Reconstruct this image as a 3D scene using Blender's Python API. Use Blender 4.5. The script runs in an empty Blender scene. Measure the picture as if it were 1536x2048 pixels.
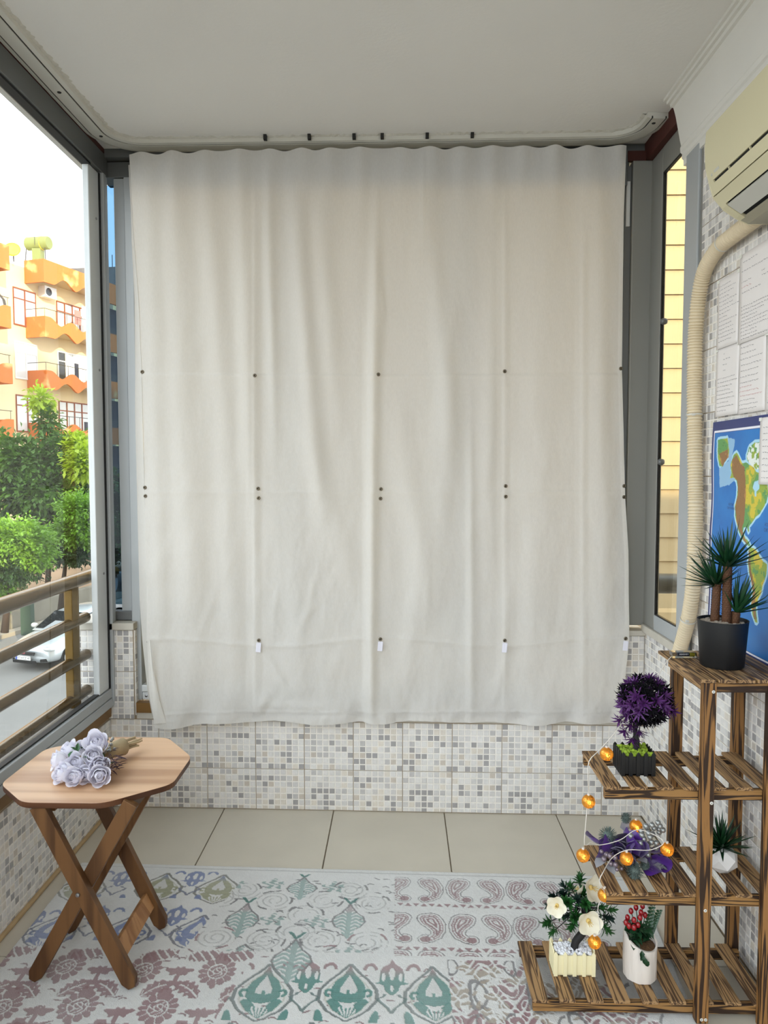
import bpy, bmesh, math, random
import numpy as np
from mathutils import Vector, Matrix, noise as mnoise

R = random.Random(7)
SC = bpy.context.scene
COL = SC.collection

# ------------------------------------------------------------------ camera
F = 1480.0; EYE = 1.39
PITCH = math.atan(84/F); YAW = math.atan(32/F)
cam_d = bpy.data.cameras.new('camera'); cam = bpy.data.objects.new('camera', cam_d); COL.objects.link(cam)
cam_d.sensor_fit = 'VERTICAL'; cam_d.sensor_height = 36.0; cam_d.lens = F/2048*36.0
cam_d.clip_start = 0.05; cam_d.clip_end = 400
cam.location = (0, 0, EYE); cam.rotation_euler = (math.pi/2-PITCH, 0, YAW)
SC.camera = cam

# ------------------------------------------------------------------ world, sun, exposure
SKY = 1.75
w = bpy.data.worlds.new('world'); SC.world = w; w.use_nodes = True
nt = w.node_tree; nt.nodes.clear()
tc = nt.nodes.new('ShaderNodeTexCoord'); sep = nt.nodes.new('ShaderNodeSeparateXYZ')
cr = nt.nodes.new('ShaderNodeValToRGB'); bgn = nt.nodes.new('ShaderNodeBackground'); out = nt.nodes.new('ShaderNodeOutputWorld')
nt.links.new(tc.outputs['Generated'], sep.inputs[0]); nt.links.new(sep.outputs['Z'], cr.inputs[0])
cr.color_ramp.elements[0].position = 0.0; cr.color_ramp.elements[0].color = (0.91, 0.96, 1.0, 1)
cr.color_ramp.elements[1].position = 0.75; cr.color_ramp.elements[1].color = (0.80, 0.91, 1.0, 1)
nt.links.new(cr.outputs[0], bgn.inputs[0]); bgn.inputs[1].default_value = SKY
nt.links.new(bgn.outputs[0], out.inputs[0])

SUN_TO = Vector((0.55, -0.81, 0.32)).normalized()
sl = bpy.data.lights.new('sun', 'SUN'); so = bpy.data.objects.new('sun', sl); COL.objects.link(so)
sl.energy = 3.2; sl.angle = math.radians(1.2); sl.color = (1.0, 0.85, 0.55)
so.rotation_euler = SUN_TO.to_track_quat('Z', 'Y').to_euler(); so.location = (8, -12, 6)

SC.view_settings.view_transform = 'Standard'; SC.view_settings.look = 'None'
SC.view_settings.exposure = 1.14; SC.view_settings.gamma = 1.0; SC.view_settings.use_curve_mapping = False
SC.cycles.max_bounces = 10; SC.cycles.diffuse_bounces = 6; SC.cycles.transparent_max_bounces = 16
SC.cycles.caustics_reflective = False; SC.cycles.caustics_refractive = False
SC.cycles.sample_clamp_indirect = 6.0
SC.cycles.use_denoising = True

# ------------------------------------------------------------------ measuring helper: a pixel of the photo on a real plane
_cp, _sp, _cy, _sy = math.cos(PITCH), math.sin(PITCH), math.cos(YAW), math.sin(YAW)
FW = np.array([-_sy*_cp, _cy*_cp, -_sp]); RT = np.array([_cy, _sy, 0.0]); UP = np.cross(RT, FW)
def at(px, py, X=None, Y=None, Z=None):
    px = np.asarray(px, float); py = np.asarray(py, float)
    d = ((px-768)/F)[..., None]*RT - ((py-1024)/F)[..., None]*UP + FW
    if Y is not None: t = Y/d[..., 1]
    elif X is not None: t = X/d[..., 0]
    else: t = (Z-EYE)/d[..., 2]
    p = d*t[..., None]; p[..., 2] += EYE
    return p
def pt(px, py, **k): return Vector(at(px, py, **k))

# ------------------------------------------------------------------ mesh builder
ORG = {}
class MB:
    def __init__(s): s.v = []; s.f = []; s.m = []; s.c = []
    def add(s, vs, fs, mat=0, col=None):
        b = len(s.v); s.v.extend([tuple(v) for v in vs])
        for f in fs: s.f.append(tuple(i+b for i in f)); s.m.append(mat); s.c.append(col)
    def box(s, c, size, rot=None, mat=0, col=None):
        x, y, z = size[0]/2, size[1]/2, size[2]/2
        vs = [Vector(p) for p in ((-x,-y,-z),(x,-y,-z),(x,y,-z),(-x,y,-z),(-x,-y,z),(x,-y,z),(x,y,z),(-x,y,z))]
        if rot is not None: vs = [rot @ v for v in vs]
        c = Vector(c); s.add([v+c for v in vs], [(3,2,1,0),(4,5,6,7),(0,1,5,4),(1,2,6,5),(2,3,7,6),(3,0,4,7)], mat, col)
    def bx(s, x0, x1, y0, y1, z0, z1, mat=0, col=None):
        s.box(((x0+x1)/2,(y0+y1)/2,(z0+z1)/2), (abs(x1-x0),abs(y1-y0),abs(z1-z0)), None, mat, col)
    def bar(s, p0, p1, wd, ht, side=None, mat=0, ext=0.0):
        p0 = Vector(p0); p1 = Vector(p1); a = (p1-p0).normalized(); p0 = p0-a*ext; p1 = p1+a*ext
        side = Vector(side) if side else (Vector((0,0,1)) if abs(a.z) < .9 else Vector((0,1,0)))
        u = (side - a*side.dot(a)).normalized(); v = a.cross(u)
        M = Matrix((v, u, a)).transposed()
        s.box((p0+p1)/2, (wd, ht, (p1-p0).length), M, mat)
    def tube(s, pts, r, n=8, mat=0, caps=True, col=None):
        pts = [Vector(p) for p in pts]; m = len(pts); rs = r if isinstance(r, (list, tuple)) else [r]*m
        ref = None; vs = []
        for i, p in enumerate(pts):
            t = (pts[min(i+1, m-1)] - pts[max(i-1, 0)]).normalized()
            if ref is None: ref = Vector((0,0,1)) if abs(t.z) < .9 else Vector((1,0,0))
            u = (ref - t*ref.dot(t))
            if u.length < 1e-6: u = t.orthogonal()
            u.normalize(); ref = u; v = t.cross(u)
            for k in range(n):
                a = 2*math.pi*k/n; vs.append(p + (u*math.cos(a)+v*math.sin(a))*rs[i])
        fs = [(i*n+k, i*n+(k+1)%n, (i+1)*n+(k+1)%n, (i+1)*n+k) for i in range(m-1) for k in range(n)]
        if caps: fs += [tuple(range(n-1,-1,-1)), tuple((m-1)*n+k for k in range(n))]
        s.add(vs, fs, mat, col)
    def lathe(s, prof, c, n=24, mat=0, M=None, col=None):
        c = Vector(c); vs = []; fs = []; m = len(prof)
        for r, z in prof:
            for k in range(n):
                a = 2*math.pi*k/n; v = Vector((r*math.cos(a), r*math.sin(a), z)); vs.append((M @ v if M else v)+c)
        for i in range(m-1):
            for k in range(n): fs.append((i*n+k, i*n+(k+1)%n, (i+1)*n+(k+1)%n, (i+1)*n+k))
        s.add(vs, fs, mat, col)
    def ball(s, c, r, n=10, m=6, mat=0, sc=(1,1,1), M=None, col=None):
        prof = [(max(1e-4, math.sin(math.pi*i/m)), -math.cos(math.pi*i/m)) for i in range(m+1)]
        S = Matrix.Diagonal(Vector(sc)*r); S = (M @ S) if M else S
        s.lathe(prof, c, n, mat, S, col)
    def prism(s, poly, fn, d0, d1, mat=0, col=None):
        n = len(poly); vs = [fn(a, b, d0) for a, b in poly]+[fn(a, b, d1) for a, b in poly]
        fs = [tuple(range(n-1,-1,-1)), tuple(range(n, 2*n))]+[(i, (i+1)%n, n+(i+1)%n, n+i) for i in range(n)]
        s.add(vs, fs, mat, col)
    def strip(s, top, bot, back, mat=0):
        # thick band: two matching polylines and an offset vector
        n = len(top); back = Vector(back)
        A = [Vector(p) for p in top]+[Vector(p) for p in bot]; B = [p+back for p in A]
        fs = []
        for i in range(n-1):
            fs += [(i, i+1, n+i+1, n+i), (2*n+i+1, 2*n+i, 3*n+i, 3*n+i+1), (i+1, i, 2*n+i, 2*n+i+1), (n+i, n+i+1, 3*n+i+1, 3*n+i)]
        fs += [(0, n, 3*n, 2*n), (n-1, 2*n+n-1, 3*n+n-1, n+n-1)]
        s.add(A+B, fs, mat)
    def leaf(s, p, d, up, L, W, bend=0.15, mat=0, fold=.25, col=None):
        p = Vector(p); d = Vector(d).normalized(); sd = d.cross(Vector(up))
        if sd.length < 1e-5: sd = d.orthogonal()
        sd.normalize(); nn = sd.cross(d)
        q = [p, p+d*L*.35+sd*W*.5+nn*W*fold, p+d*L*.35, p+d*L*.35-sd*W*.5+nn*W*fold,
             p+d*L*.72+sd*W*.36+nn*(W*fold-L*bend*.5), p+d*L*.72-nn*L*bend*.5, p+d*L*.72-sd*W*.36+nn*(W*fold-L*bend*.5), p+d*L-nn*L*bend]
        s.add(q, [(0,1,2),(0,2,3),(1,4,5,2),(2,5,6,3),(4,7,5),(5,7,6)], mat, col)
    def mesh(s, name, mats, off=(0,0,0), smooth=False):
        me = bpy.data.meshes.new(name); o = Vector(off)
        me.from_pydata([(v[0]-o.x, v[1]-o.y, v[2]-o.z) for v in s.v], [], s.f)
        for mt in (mats if isinstance(mats, (list, tuple)) else [mats]): me.materials.append(mt)
        me.polygons.foreach_set('material_index', s.m)
        if smooth: me.polygons.foreach_set('use_smooth', [True]*len(s.f))
        if any(c is not None for c in s.c):
            ca = me.color_attributes.new('Col', 'FLOAT_COLOR', 'CORNER'); buf = []
            for f, c in zip(s.f, s.c): buf.extend((list(c if c else (1,1,1))+[1.0])*len(f))
            ca.data.foreach_set('color', buf)
        me.update(); return me
    def build(s, name, mats, parent=None, smooth=False, bevel=0, kind=None, label=None, auto=None):
        off = ORG.get(parent, Vector((0,0,0)))
        o = bpy.data.objects.new(name, s.mesh(name, mats, off, smooth)); COL.objects.link(o)
        if parent: o.parent = parent
        ORG[o] = off
        if bevel:
            b = o.modifiers.new('bevel', 'BEVEL'); b.width = bevel; b.segments = 2; b.limit_method = 'ANGLE'
        if auto is not None: smooth_by_angle(o, auto)
        if kind: o['kind'] = kind
        if label: o['label'] = label
        return o
def smooth_by_angle(o, deg):
    me = o.data; bm = bmesh.new(); bm.from_mesh(me)
    for f in bm.faces: f.smooth = True
    for e in bm.edges:
        e.smooth = (len(e.link_faces) == 2 and e.calc_face_angle(9) < math.radians(deg))
    bm.to_mesh(me); bm.free()
def thing(name, label, cat, loc=(0,0,0), group=None):
    o = bpy.data.objects.new(name, None); COL.objects.link(o); o.location = loc; o.empty_display_size = .05
    o['label'] = label; o['category'] = cat
    if group: o['group'] = group
    ORG[o] = Vector(loc); return o
def tag(o, label, cat, group=None):
    o['label'] = label; o['category'] = cat
    if group: o['group'] = group
    return o
def structure(name, mb, mats, bevel=0, **k):
    o = mb.build(name, mats, None, bevel=bevel, **k); o['kind'] = 'structure'; return o
def struct_root(name, loc=(0,0,0)):
    o = bpy.data.objects.new(name, None); COL.objects.link(o); o.location = loc; o['kind'] = 'structure'; o.empty_display_size = .05
    ORG[o] = Vector(loc); return o
def inst(name, me, parent, loc, rot=None, label=None, scale=None):
    o = bpy.data.objects.new(name, me); COL.objects.link(o); o.parent = parent
    o.location = Vector(loc)-ORG[parent]; ORG[o] = Vector(loc)
    if rot: o.rotation_euler = rot
    if scale: o.scale = scale
    if label: o['label'] = label
    return o
def dup_tree(o, parent=None, shift=(0,0,0)):
    c = o.copy(); COL.objects.link(c); c.parent = parent; ORG[c] = ORG[o]+Vector(shift)
    if parent is None: c.location = Vector(o.location)+Vector(shift)
    for ch in o.children: dup_tree(ch, c, shift)
    return c

# ------------------------------------------------------------------ materials
def lin(c):
    return tuple(((x/255)/12.92 if x/255 <= .04045 else ((x/255+.055)/1.055)**2.4) for x in c)
def new_mat(name):
    m = bpy.data.materials.new(name); m.use_nodes = True; return m, m.node_tree, m.node_tree.nodes['Principled BSDF']
def pm(name, col, rough=.5, metal=0.0, var=.06, scale=18, bump=0.0, bscale=60, attr=False, coat=0.0, spec=.5, trans=0.0, emit=None, estr=0.0, stretch=None, sheen=0.0, col2=None, thresh=None):
    m, t, b = new_mat(name); N = t.nodes; Lk = t.links.new
    b.inputs['Roughness'].default_value = rough; b.inputs['Metallic'].default_value = metal
    b.inputs['Specular IOR Level'].default_value = spec; b.inputs['Coat Weight'].default_value = coat
    b.inputs['Sheen Weight'].default_value = sheen
    c = lin(col)
    tcn = N.new('ShaderNodeTexCoord'); mp = N.new('ShaderNodeMapping'); Lk(tcn.outputs['Object'], mp.inputs[0])
    if stretch: mp.inputs['Scale'].default_value = stretch
    nz = N.new('ShaderNodeTexNoise'); nz.inputs['Scale'].default_value = scale; nz.inputs['Detail'].default_value = 4
    Lk(mp.outputs[0], nz.inputs['Vector'])
    mx = N.new('ShaderNodeMix'); mx.data_type = 'RGBA'
    if thresh:
        rp = N.new('ShaderNodeMapRange'); rp.inputs[1].default_value = thresh[0]; rp.inputs[2].default_value = thresh[1]; rp.clamp = True
        Lk(nz.outputs['Fac'], rp.inputs[0]); Lk(rp.outputs[0], mx.inputs[0])
    else: Lk(nz.outputs['Fac'], mx.inputs[0])
    if attr:
        ca = N.new('ShaderNodeAttribute'); ca.attribute_name = 'Col'
        h1 = N.new('ShaderNodeMix'); h1.data_type = 'RGBA'; h1.blend_type = 'MULTIPLY'; h1.inputs[0].default_value = 1
        mx.inputs[6].default_value = (1-var,)*3+(1,); mx.inputs[7].default_value = (1+var,)*3+(1,)
        Lk(ca.outputs['Color'], h1.inputs[6]); Lk(mx.outputs[2], h1.inputs[7]); Lk(h1.outputs[2], b.inputs['Base Color'])
    else:
        if col2: a0, a1 = c, lin(col2)
        else: a0 = tuple(x*(1-var*1.6) for x in c); a1 = tuple(min(1, x*(1+var*1.6)) for x in c)
        mx.inputs[6].default_value = a0+(1,); mx.inputs[7].default_value = a1+(1,); Lk(mx.outputs[2], b.inputs['Base Color'])
    if bump:
        n2 = N.new('ShaderNodeTexNoise'); n2.inputs['Scale'].default_value = bscale; n2.inputs['Detail'].default_value = 3
        Lk(mp.outputs[0], n2.inputs['Vector']); bp = N.new('ShaderNodeBump'); bp.inputs['Strength'].default_value = bump; bp.inputs['Distance'].default_value = .004
        Lk(n2.outputs['Fac'], bp.inputs['Height']); Lk(bp.outputs[0], b.inputs['Normal'])
    if emit: b.inputs['Emission Color'].default_value = lin(emit)+(1,); b.inputs['Emission Strength'].default_value = estr
    if trans:
        tr = N.new('ShaderNodeBsdfTranslucent'); tr.inputs[0].default_value = tuple(min(1, x*1.1) for x in c)+(1,)
        if attr: Lk(h1.outputs[2], tr.inputs[0])
        ms = N.new('ShaderNodeMixShader'); ms.inputs[0].default_value = trans
        Lk(b.outputs[0], ms.inputs[1]); Lk(tr.outputs[0], ms.inputs[2]); Lk(ms.outputs[0], N['Material Output'].inputs[0])
    return m
def wood(name, dark, light, axis, ring=9.0, rough=.6, dist=5.0, contrast=(.25,.75), knots=True):
    m, t, b = new_mat(name); N = t.nodes; Lk = t.links.new
    tcn = N.new('ShaderNodeTexCoord'); oi = N.new('ShaderNodeObjectInfo')
    mu = N.new('ShaderNodeVectorMath'); mu.operation = 'SCALE'; mu.inputs[0].default_value = (3.1, 5.3, 7.7); Lk(oi.outputs['Random'], mu.inputs['Scale'])
    ad = N.new('ShaderNodeVectorMath'); ad.operation = 'ADD'; Lk(tcn.outputs['Object'], ad.inputs[0]); Lk(mu.outputs[0], ad.inputs[1])
    mp = N.new('ShaderNodeMapping'); s = [ring]*3; s['XYZ'.index(axis)] = ring*.055; mp.inputs['Scale'].default_value = s
    Lk(ad.outputs[0], mp.inputs[0])
    n1 = N.new('ShaderNodeTexNoise'); n1.inputs['Scale'].default_value = 1.3; n1.inputs['Detail'].default_value = 2; n1.inputs['Distortion'].default_value = .6
    Lk(mp.outputs[0], n1.inputs['Vector'])
    wv = N.new('ShaderNodeMath'); wv.operation = 'MULTIPLY'; wv.inputs[1].default_value = dist*6.0; Lk(n1.outputs['Fac'], wv.inputs[0])
    sn = N.new('ShaderNodeMath'); sn.operation = 'SINE'; Lk(wv.outputs[0], sn.inputs[0])
    n2 = N.new('ShaderNodeTexNoise'); n2.inputs['Scale'].default_value = 22; n2.inputs['Detail'].default_value = 3; Lk(mp.outputs[0], n2.inputs['Vector'])
    a2 = N.new('ShaderNodeMath'); a2.operation = 'MULTIPLY_ADD'; a2.inputs[1].default_value = .5; a2.inputs[2].default_value = .25; Lk(sn.outputs[0], a2.inputs[0])
    a3 = N.new('ShaderNodeMath'); a3.operation = 'MULTIPLY_ADD'; a3.inputs[1].default_value = .5; Lk(n2.outputs['Fac'], a3.inputs[0]); Lk(a2.outputs[0], a3.inputs[2])
    rp = N.new('ShaderNodeMapRange'); rp.inputs[1].default_value = contrast[0]; rp.inputs[2].default_value = contrast[1]; Lk(a3.outputs[0], rp.inputs[0])
    mx = N.new('ShaderNodeMix'); mx.data_type = 'RGBA'; mx.inputs[6].default_value = lin(dark)+(1,); mx.inputs[7].default_value = lin(light)+(1,)
    Lk(rp.outputs[0], mx.inputs[0]); Lk(mx.outputs[2], b.inputs['Base Color']); b.inputs['Roughness'].default_value = rough
    b.inputs['Specular IOR Level'].default_value = .35
    bp = N.new('ShaderNodeBump'); bp.inputs['Strength'].default_value = .15; bp.inputs['Distance'].default_value = .002; Lk(a3.outputs[0], bp.inputs['Height']); Lk(bp.outputs[0], b.inputs['Normal'])
    return m
def glass(name, tint, refl=1.0):
    m = bpy.data.materials.new(name); m.use_nodes = True; t = m.node_tree; t.nodes.clear(); N = t.nodes; Lk = t.links.new
    tr = N.new('ShaderNodeBsdfTransparent'); tr.inputs[0].default_value = tuple(tint)+(1,)
    gl = N.new('ShaderNodeBsdfGlossy'); gl.inputs['Roughness'].default_value = .01
    fr = N.new('ShaderNodeFresnel'); fr.inputs['IOR'].default_value = 1.35
    ml = N.new('ShaderNodeMath'); ml.operation = 'MULTIPLY'; ml.inputs[1].default_value = refl; Lk(fr.outputs[0], ml.inputs[0])
    mx = N.new('ShaderNodeMixShader'); o = N.new('ShaderNodeOutputMaterial')
    Lk(ml.outputs[0], mx.inputs[0]); Lk(tr.outputs[0], mx.inputs[1]); Lk(gl.outputs[0], mx.inputs[2]); Lk(mx.outputs[0], o.inputs[0])
    return m

M = {}
M['ceiling'] = pm('ceiling_paint', (226,224,220), .9, var=.02, scale=3, bump=.15, bscale=90)
M['plaster'] = pm('rough_plaster', (200,197,188), .95, var=.1, scale=60, bump=.9, bscale=70)
M['cornice'] = pm('cornice_plaster', (222,220,214), .8, var=.02, scale=5)
M['grout'] = pm('grout', (160,142,118), .9, var=.1, scale=40)
M['tile'] = pm('mosaic_tile', (255,255,255), .38, var=.10, scale=95, attr=True, bump=.12, bscale=160)
M['floor_tile'] = pm('floor_tile', (194,186,170), .42, var=.05, scale=7, bump=.05, bscale=40)
M['floor_joint'] = pm('floor_joint', (138,126,108), .9, var=.2, scale=30)
M['baseboard'] = pm('joint_filler', (176,150,112), .8, var=.15, scale=20)
M['alu'] = pm('grey_aluminium', (172,176,178), .38, metal=.15, var=.03, scale=8)
M['alu_dark'] = pm('dark_aluminium', (104,106,106), .45, metal=.35, var=.03, scale=8)
M['alu_light'] = pm('light_aluminium', (212,215,215), .35, metal=.1, var=.03, scale=8)
M['panel_grey'] = pm('grey_panel', (136,135,129), .5, metal=.1, var=.03, scale=6)
M['gasket'] = pm('black_gasket', (20,20,22), .6)
M['brown_board'] = pm('brown_board', (116,82,34), .5, var=.12, scale=14)
M['red_wood'] = pm('red_brown_wood', (70,26,16), .7, var=.2, scale=20)
M['white_sill'] = pm('white_sill', (214,210,202), .5, var=.05, scale=20)
M['ledge'] = pm('stone_ledge', (190,184,172), .6, var=.08, scale=24)
M['pvc'] = pm('white_pvc', (204,202,193), .45, var=.03, scale=8)
M['slot'] = pm('dark_slot', (38,36,34), .8)
M['screw'] = pm('steel_screw', (150,150,150), .35, metal=.9)
M['glass'] = glass('clear_glass', (.985,.99,.985), .12)
M['glass_back'] = glass('back_glass', (.66,.66,.62), .8)
M['glass_tint'] = glass('tinted_glass', (.30,.42,.52), .6)
M['glass_side'] = glass('side_glass', (.95,.94,.90), .25)
M['bronze'] = pm('bronze_rail', (100,80,48), .26, metal=.9, var=.0, scale=6)
M['bronze_post'] = pm('bronze_post', (112,86,34), .42, metal=.5, var=.1, scale=60, bump=.1, bscale=200)
M['hose'] = pm('cream_hose', (214,198,168), .55, var=.05, scale=20)
M['ac'] = pm('cream_plastic', (200,192,158), .42, var=.02, scale=4)
M['ac_vane'] = pm('grey_vane', (186,184,174), .4, var=.02, scale=4)
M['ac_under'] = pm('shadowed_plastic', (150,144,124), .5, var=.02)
M['black'] = pm('black_void', (8,8,8), .8)
M['paper'] = pm('paper', (232,226,222), .8, var=.02, scale=20, trans=.1)
M['ink'] = pm('ink', (96,92,96), .8); M['ink_red'] = pm('red_ink', (186,110,110), .8)
M['tape'] = pm('clear_tape', (225,225,215), .15, spec=.8)
M['rug'] = pm('rug_pile', (255,255,255), .95, var=.07, scale=160, attr=True, bump=.5, bscale=420, sheen=.2, spec=.1)
M['map'] = pm('printed_map', (255,255,255), .35, var=.03, scale=30, attr=True)
M['white_print'] = pm('white_print', (240,240,245), .5); M['navy_print'] = pm('navy_print', (40,60,110), .5)
M['ws_x'] = wood('burnt_pine_x', (44,27,14), (146,108,62), 'X', ring=34, dist=7); M['ws_y'] = wood('burnt_pine_y', (74,52,34), (158,124,84), 'Y', ring=34, dist=7, contrast=(.12,.80))
M['ws_z'] = wood('burnt_pine_z', (46,28,14), (136,96,52), 'Z', ring=30, dist=6)
M['table_top'] = wood('table_laminate', (172,132,100), (206,168,134), 'X', ring=6, rough=.32, dist=3, contrast=(.0,1.0))
M['table_edge'] = wood('table_edge_brown', (70,40,22), (92,56,32), 'X', ring=6, rough=.5, dist=2)
M['table_leg'] = wood('table_leg_wood', (78,50,26), (108,74,42), 'Z', ring=11, rough=.5, dist=3, contrast=(.0,.9))
M['table_bar'] = wood('table_bar_wood', (136,92,54), (170,124,80), 'Z', ring=11, rough=.5, dist=3, contrast=(.0,.9))
M['pot_black'] = pm('black_pot', (13,13,14), .55, var=.1, scale=20)
M['fence_black'] = pm('black_fence', (5,5,6), .5)
M['fence_cream'] = pm('cream_fence', (232,222,180), .55, var=.03, scale=20)
M['pot_white'] = pm('white_log_pot', (216,206,196), .75, var=.08, scale=40, stretch=(1,1,.12), bump=.8, bscale=60)
M['geo_white'] = pm('white_ceramic', (214,210,206), .45, var=.02)
M['soil'] = pm('brown_soil', (98,70,42), .95, var=.4, scale=120, bump=1, bscale=150)
M['stone'] = pm('grey_stones', (150,138,124), .8, var=.3, scale=50)
M['pebble'] = pm('white_pebbles', (226,226,230), .35, var=.03)
M['moss'] = pm('lime_moss', (134,158,44), .9, var=.35, scale=120)
M['leaf_dark'] = pm('dark_green_leaf', (20,58,30), .38, var=.4, scale=14)
M['leaf_mid'] = pm('mid_green_leaf', (36,84,36), .4, var=.4, scale=18)
M['leaf_grey'] = pm('dark_blue_green_leaf', (20,42,34), .45, var=.3, scale=18)
M['leaf_black'] = pm('near_black_leaf', (10,7,12), .8, var=.3, scale=18, spec=.15)
M['leaf_purple'] = pm('purple_leaf', (80,34,96), .5, var=.35, scale=14)
M['trunk_black'] = pm('black_trunk', (20,18,18), .7, bump=.6, bscale=60)
M['trunk_scale'] = pm('brown_scales', (88,56,32), .7, var=.3, scale=60)
M['flower_cream'] = pm('cream_petal', (236,230,210), .5, var=.03, scale=20, trans=.15)
M['flower_yellow'] = pm('yellow_stamen', (214,184,110), .6)
M['rose'] = pm('white_rose_petal', (234,232,240), .6, var=.03, scale=24, trans=.15)
M['straw'] = pm('dry_straw', (168,150,118), .8, var=.2, scale=50); M['dried'] = pm('dried_purple', (70,48,60), .8, var=.3, scale=50)
M['berry_red'] = pm('red_berry', (140,18,26), .22, var=.15, scale=30, coat=.3)
M['berry_silver'] = pm('silver_berry', (150,152,150), .3, metal=.55, var=.05); M['berry_mauve'] = pm('mauve_berry', (128,116,124), .3, metal=.45, var=.05)
M['satin_dark'] = pm('dark_satin', (30,12,50), .6, var=.3, scale=20)
M['satin'] = pm('purple_satin', (70,24,116), .4, var=.3, scale=14, sheen=.3)
M['thistle'] = pm('grey_thistle', (96,110,104), .8, var=.25, scale=80)
M['wrap'] = pm('grey_wrap', (150,150,154), .6, var=.08, scale=20)
M['wire'] = pm('clear_wire', (214,206,196), .3)
M['gold'] = pm('gold_mesh_globe', (218,150,40), .3, metal=.35, var=.45, scale=240, bump=.8, bscale=260, trans=.45, emit=(255,170,40), estr=.03)
def gold_mat():
    m, t, b = new_mat('gold_mesh'); N = t.nodes; Lk = t.links.new
    tcn = N.new('ShaderNodeTexCoord'); vo = N.new('ShaderNodeTexVoronoi'); vo.feature = 'DISTANCE_TO_EDGE'; vo.inputs['Scale'].default_value = 230; Lk(tcn.outputs['Object'], vo.inputs['Vector'])
    rp = N.new('ShaderNodeMapRange'); rp.inputs[1].default_value = .10; rp.inputs[2].default_value = .22; Lk(vo.outputs['Distance'], rp.inputs[0])
    b.inputs['Base Color'].default_value = lin((204,152,66))+(1,); b.inputs['Metallic'].default_value = .75; b.inputs['Roughness'].default_value = .3
    tr = N.new('ShaderNodeBsdfTransparent'); tr.inputs[0].default_value = lin((246,214,150))+(1,); tl = N.new('ShaderNodeBsdfTranslucent'); tl.inputs[0].default_value = lin((228,178,92))+(1,)
    a = N.new('ShaderNodeMixShader'); a.inputs[0].default_value = .6; Lk(tr.outputs[0], a.inputs[1]); Lk(tl.outputs[0], a.inputs[2])
    ms = N.new('ShaderNodeMixShader'); Lk(rp.outputs[0], ms.inputs[0]); Lk(b.outputs[0], ms.inputs[1]); Lk(a.outputs[0], ms.inputs[2]); Lk(ms.outputs[0], N['Material Output'].inputs[0]); return m
M['gold'] = gold_mat()
M['led'] = pm('led_glow', (255,210,120), .5, emit=(255,190,90), estr=9)
M['clear_pack'] = glass('clear_pack', (.86,.86,.84), 2.0)
M['marker'] = pm('dark_marker', (44,46,62), .4)
M['cap_olive'] = pm('olive_cap', (150,140,40), .4)

def curtain_mat():
    m, t, b = new_mat('curtain_cotton'); N = t.nodes; Lk = t.links.new
    tcn = N.new('ShaderNodeTexCoord')
    n1 = N.new('ShaderNodeTexNoise'); n1.inputs['Scale'].default_value = 220; n1.inputs['Detail'].default_value = 4
    mp = N.new('ShaderNodeMapping'); mp.inputs['Scale'].default_value = (1, 1, .35); Lk(tcn.outputs['Object'], mp.inputs[0]); Lk(mp.outputs[0], n1.inputs['Vector'])
    mx = N.new('ShaderNodeMix'); mx.data_type = 'RGBA'; mx.inputs[6].default_value = lin((226,224,220))+(1,); mx.inputs[7].default_value = lin((244,242,239))+(1,)
    Lk(n1.outputs['Fac'], mx.inputs[0]); Lk(mx.outputs[2], b.inputs['Base Color']); b.inputs['Roughness'].default_value = .9; b.inputs['Specular IOR Level'].default_value = .15
    bp = N.new('ShaderNodeBump'); bp.inputs['Strength'].default_value = .25; bp.inputs['Distance'].default_value = .0015; Lk(n1.outputs['Fac'], bp.inputs['Height']); Lk(bp.outputs[0], b.inputs['Normal'])
    tr = N.new('ShaderNodeBsdfTranslucent'); tr.inputs[0].default_value = (.86,.80,.66,1)
    ms = N.new('ShaderNodeMixShader'); ms.inputs[0].default_value = .40
    Lk(b.outputs[0], ms.inputs[1]); Lk(tr.outputs[0], ms.inputs[2]); Lk(ms.outputs[0], N['Material Output'].inputs[0])
    return m
M['curtain'] = curtain_mat()
# ================================================================== ROOM SHELL
XL, XR, YBK, ZC = -1.185, 0.97, 2.945, 2.65
YREAR = -0.15
ROTB = -0.0186

# floor with its tiles
mb = MB(); mb.bx(-1.33, 1.0, YREAR, 3.2, -.2, -.006)
floor = structure('floor', mb, M['floor_joint'])
xs = [XL] + [-.72+.4505*k for k in range(0, 4)] + [XR]
ys = [2.97, 2.475, 2.02, 1.57, 1.12, .67, .22, YREAR]
for i in range(len(xs)-1):
    for j in range(len(ys)-1):
        m2 = MB(); g = .0022
        x0, x1, y1, y0 = xs[i]+g, xs[i+1]-g, ys[j]-g, ys[j+1]+g
        m2.bx(x0, x1, y0, y1, -.006, R.uniform(-.0006, .0004))
        m2.build('floor_tile', M['floor_tile'], floor, bevel=.0012)

# ceiling
mb = MB(); mb.bx(-1.34, 1.1, YREAR, 3.3, ZC, ZC+.2)
ceiling = structure('ceiling', mb, M['ceiling'])

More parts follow.
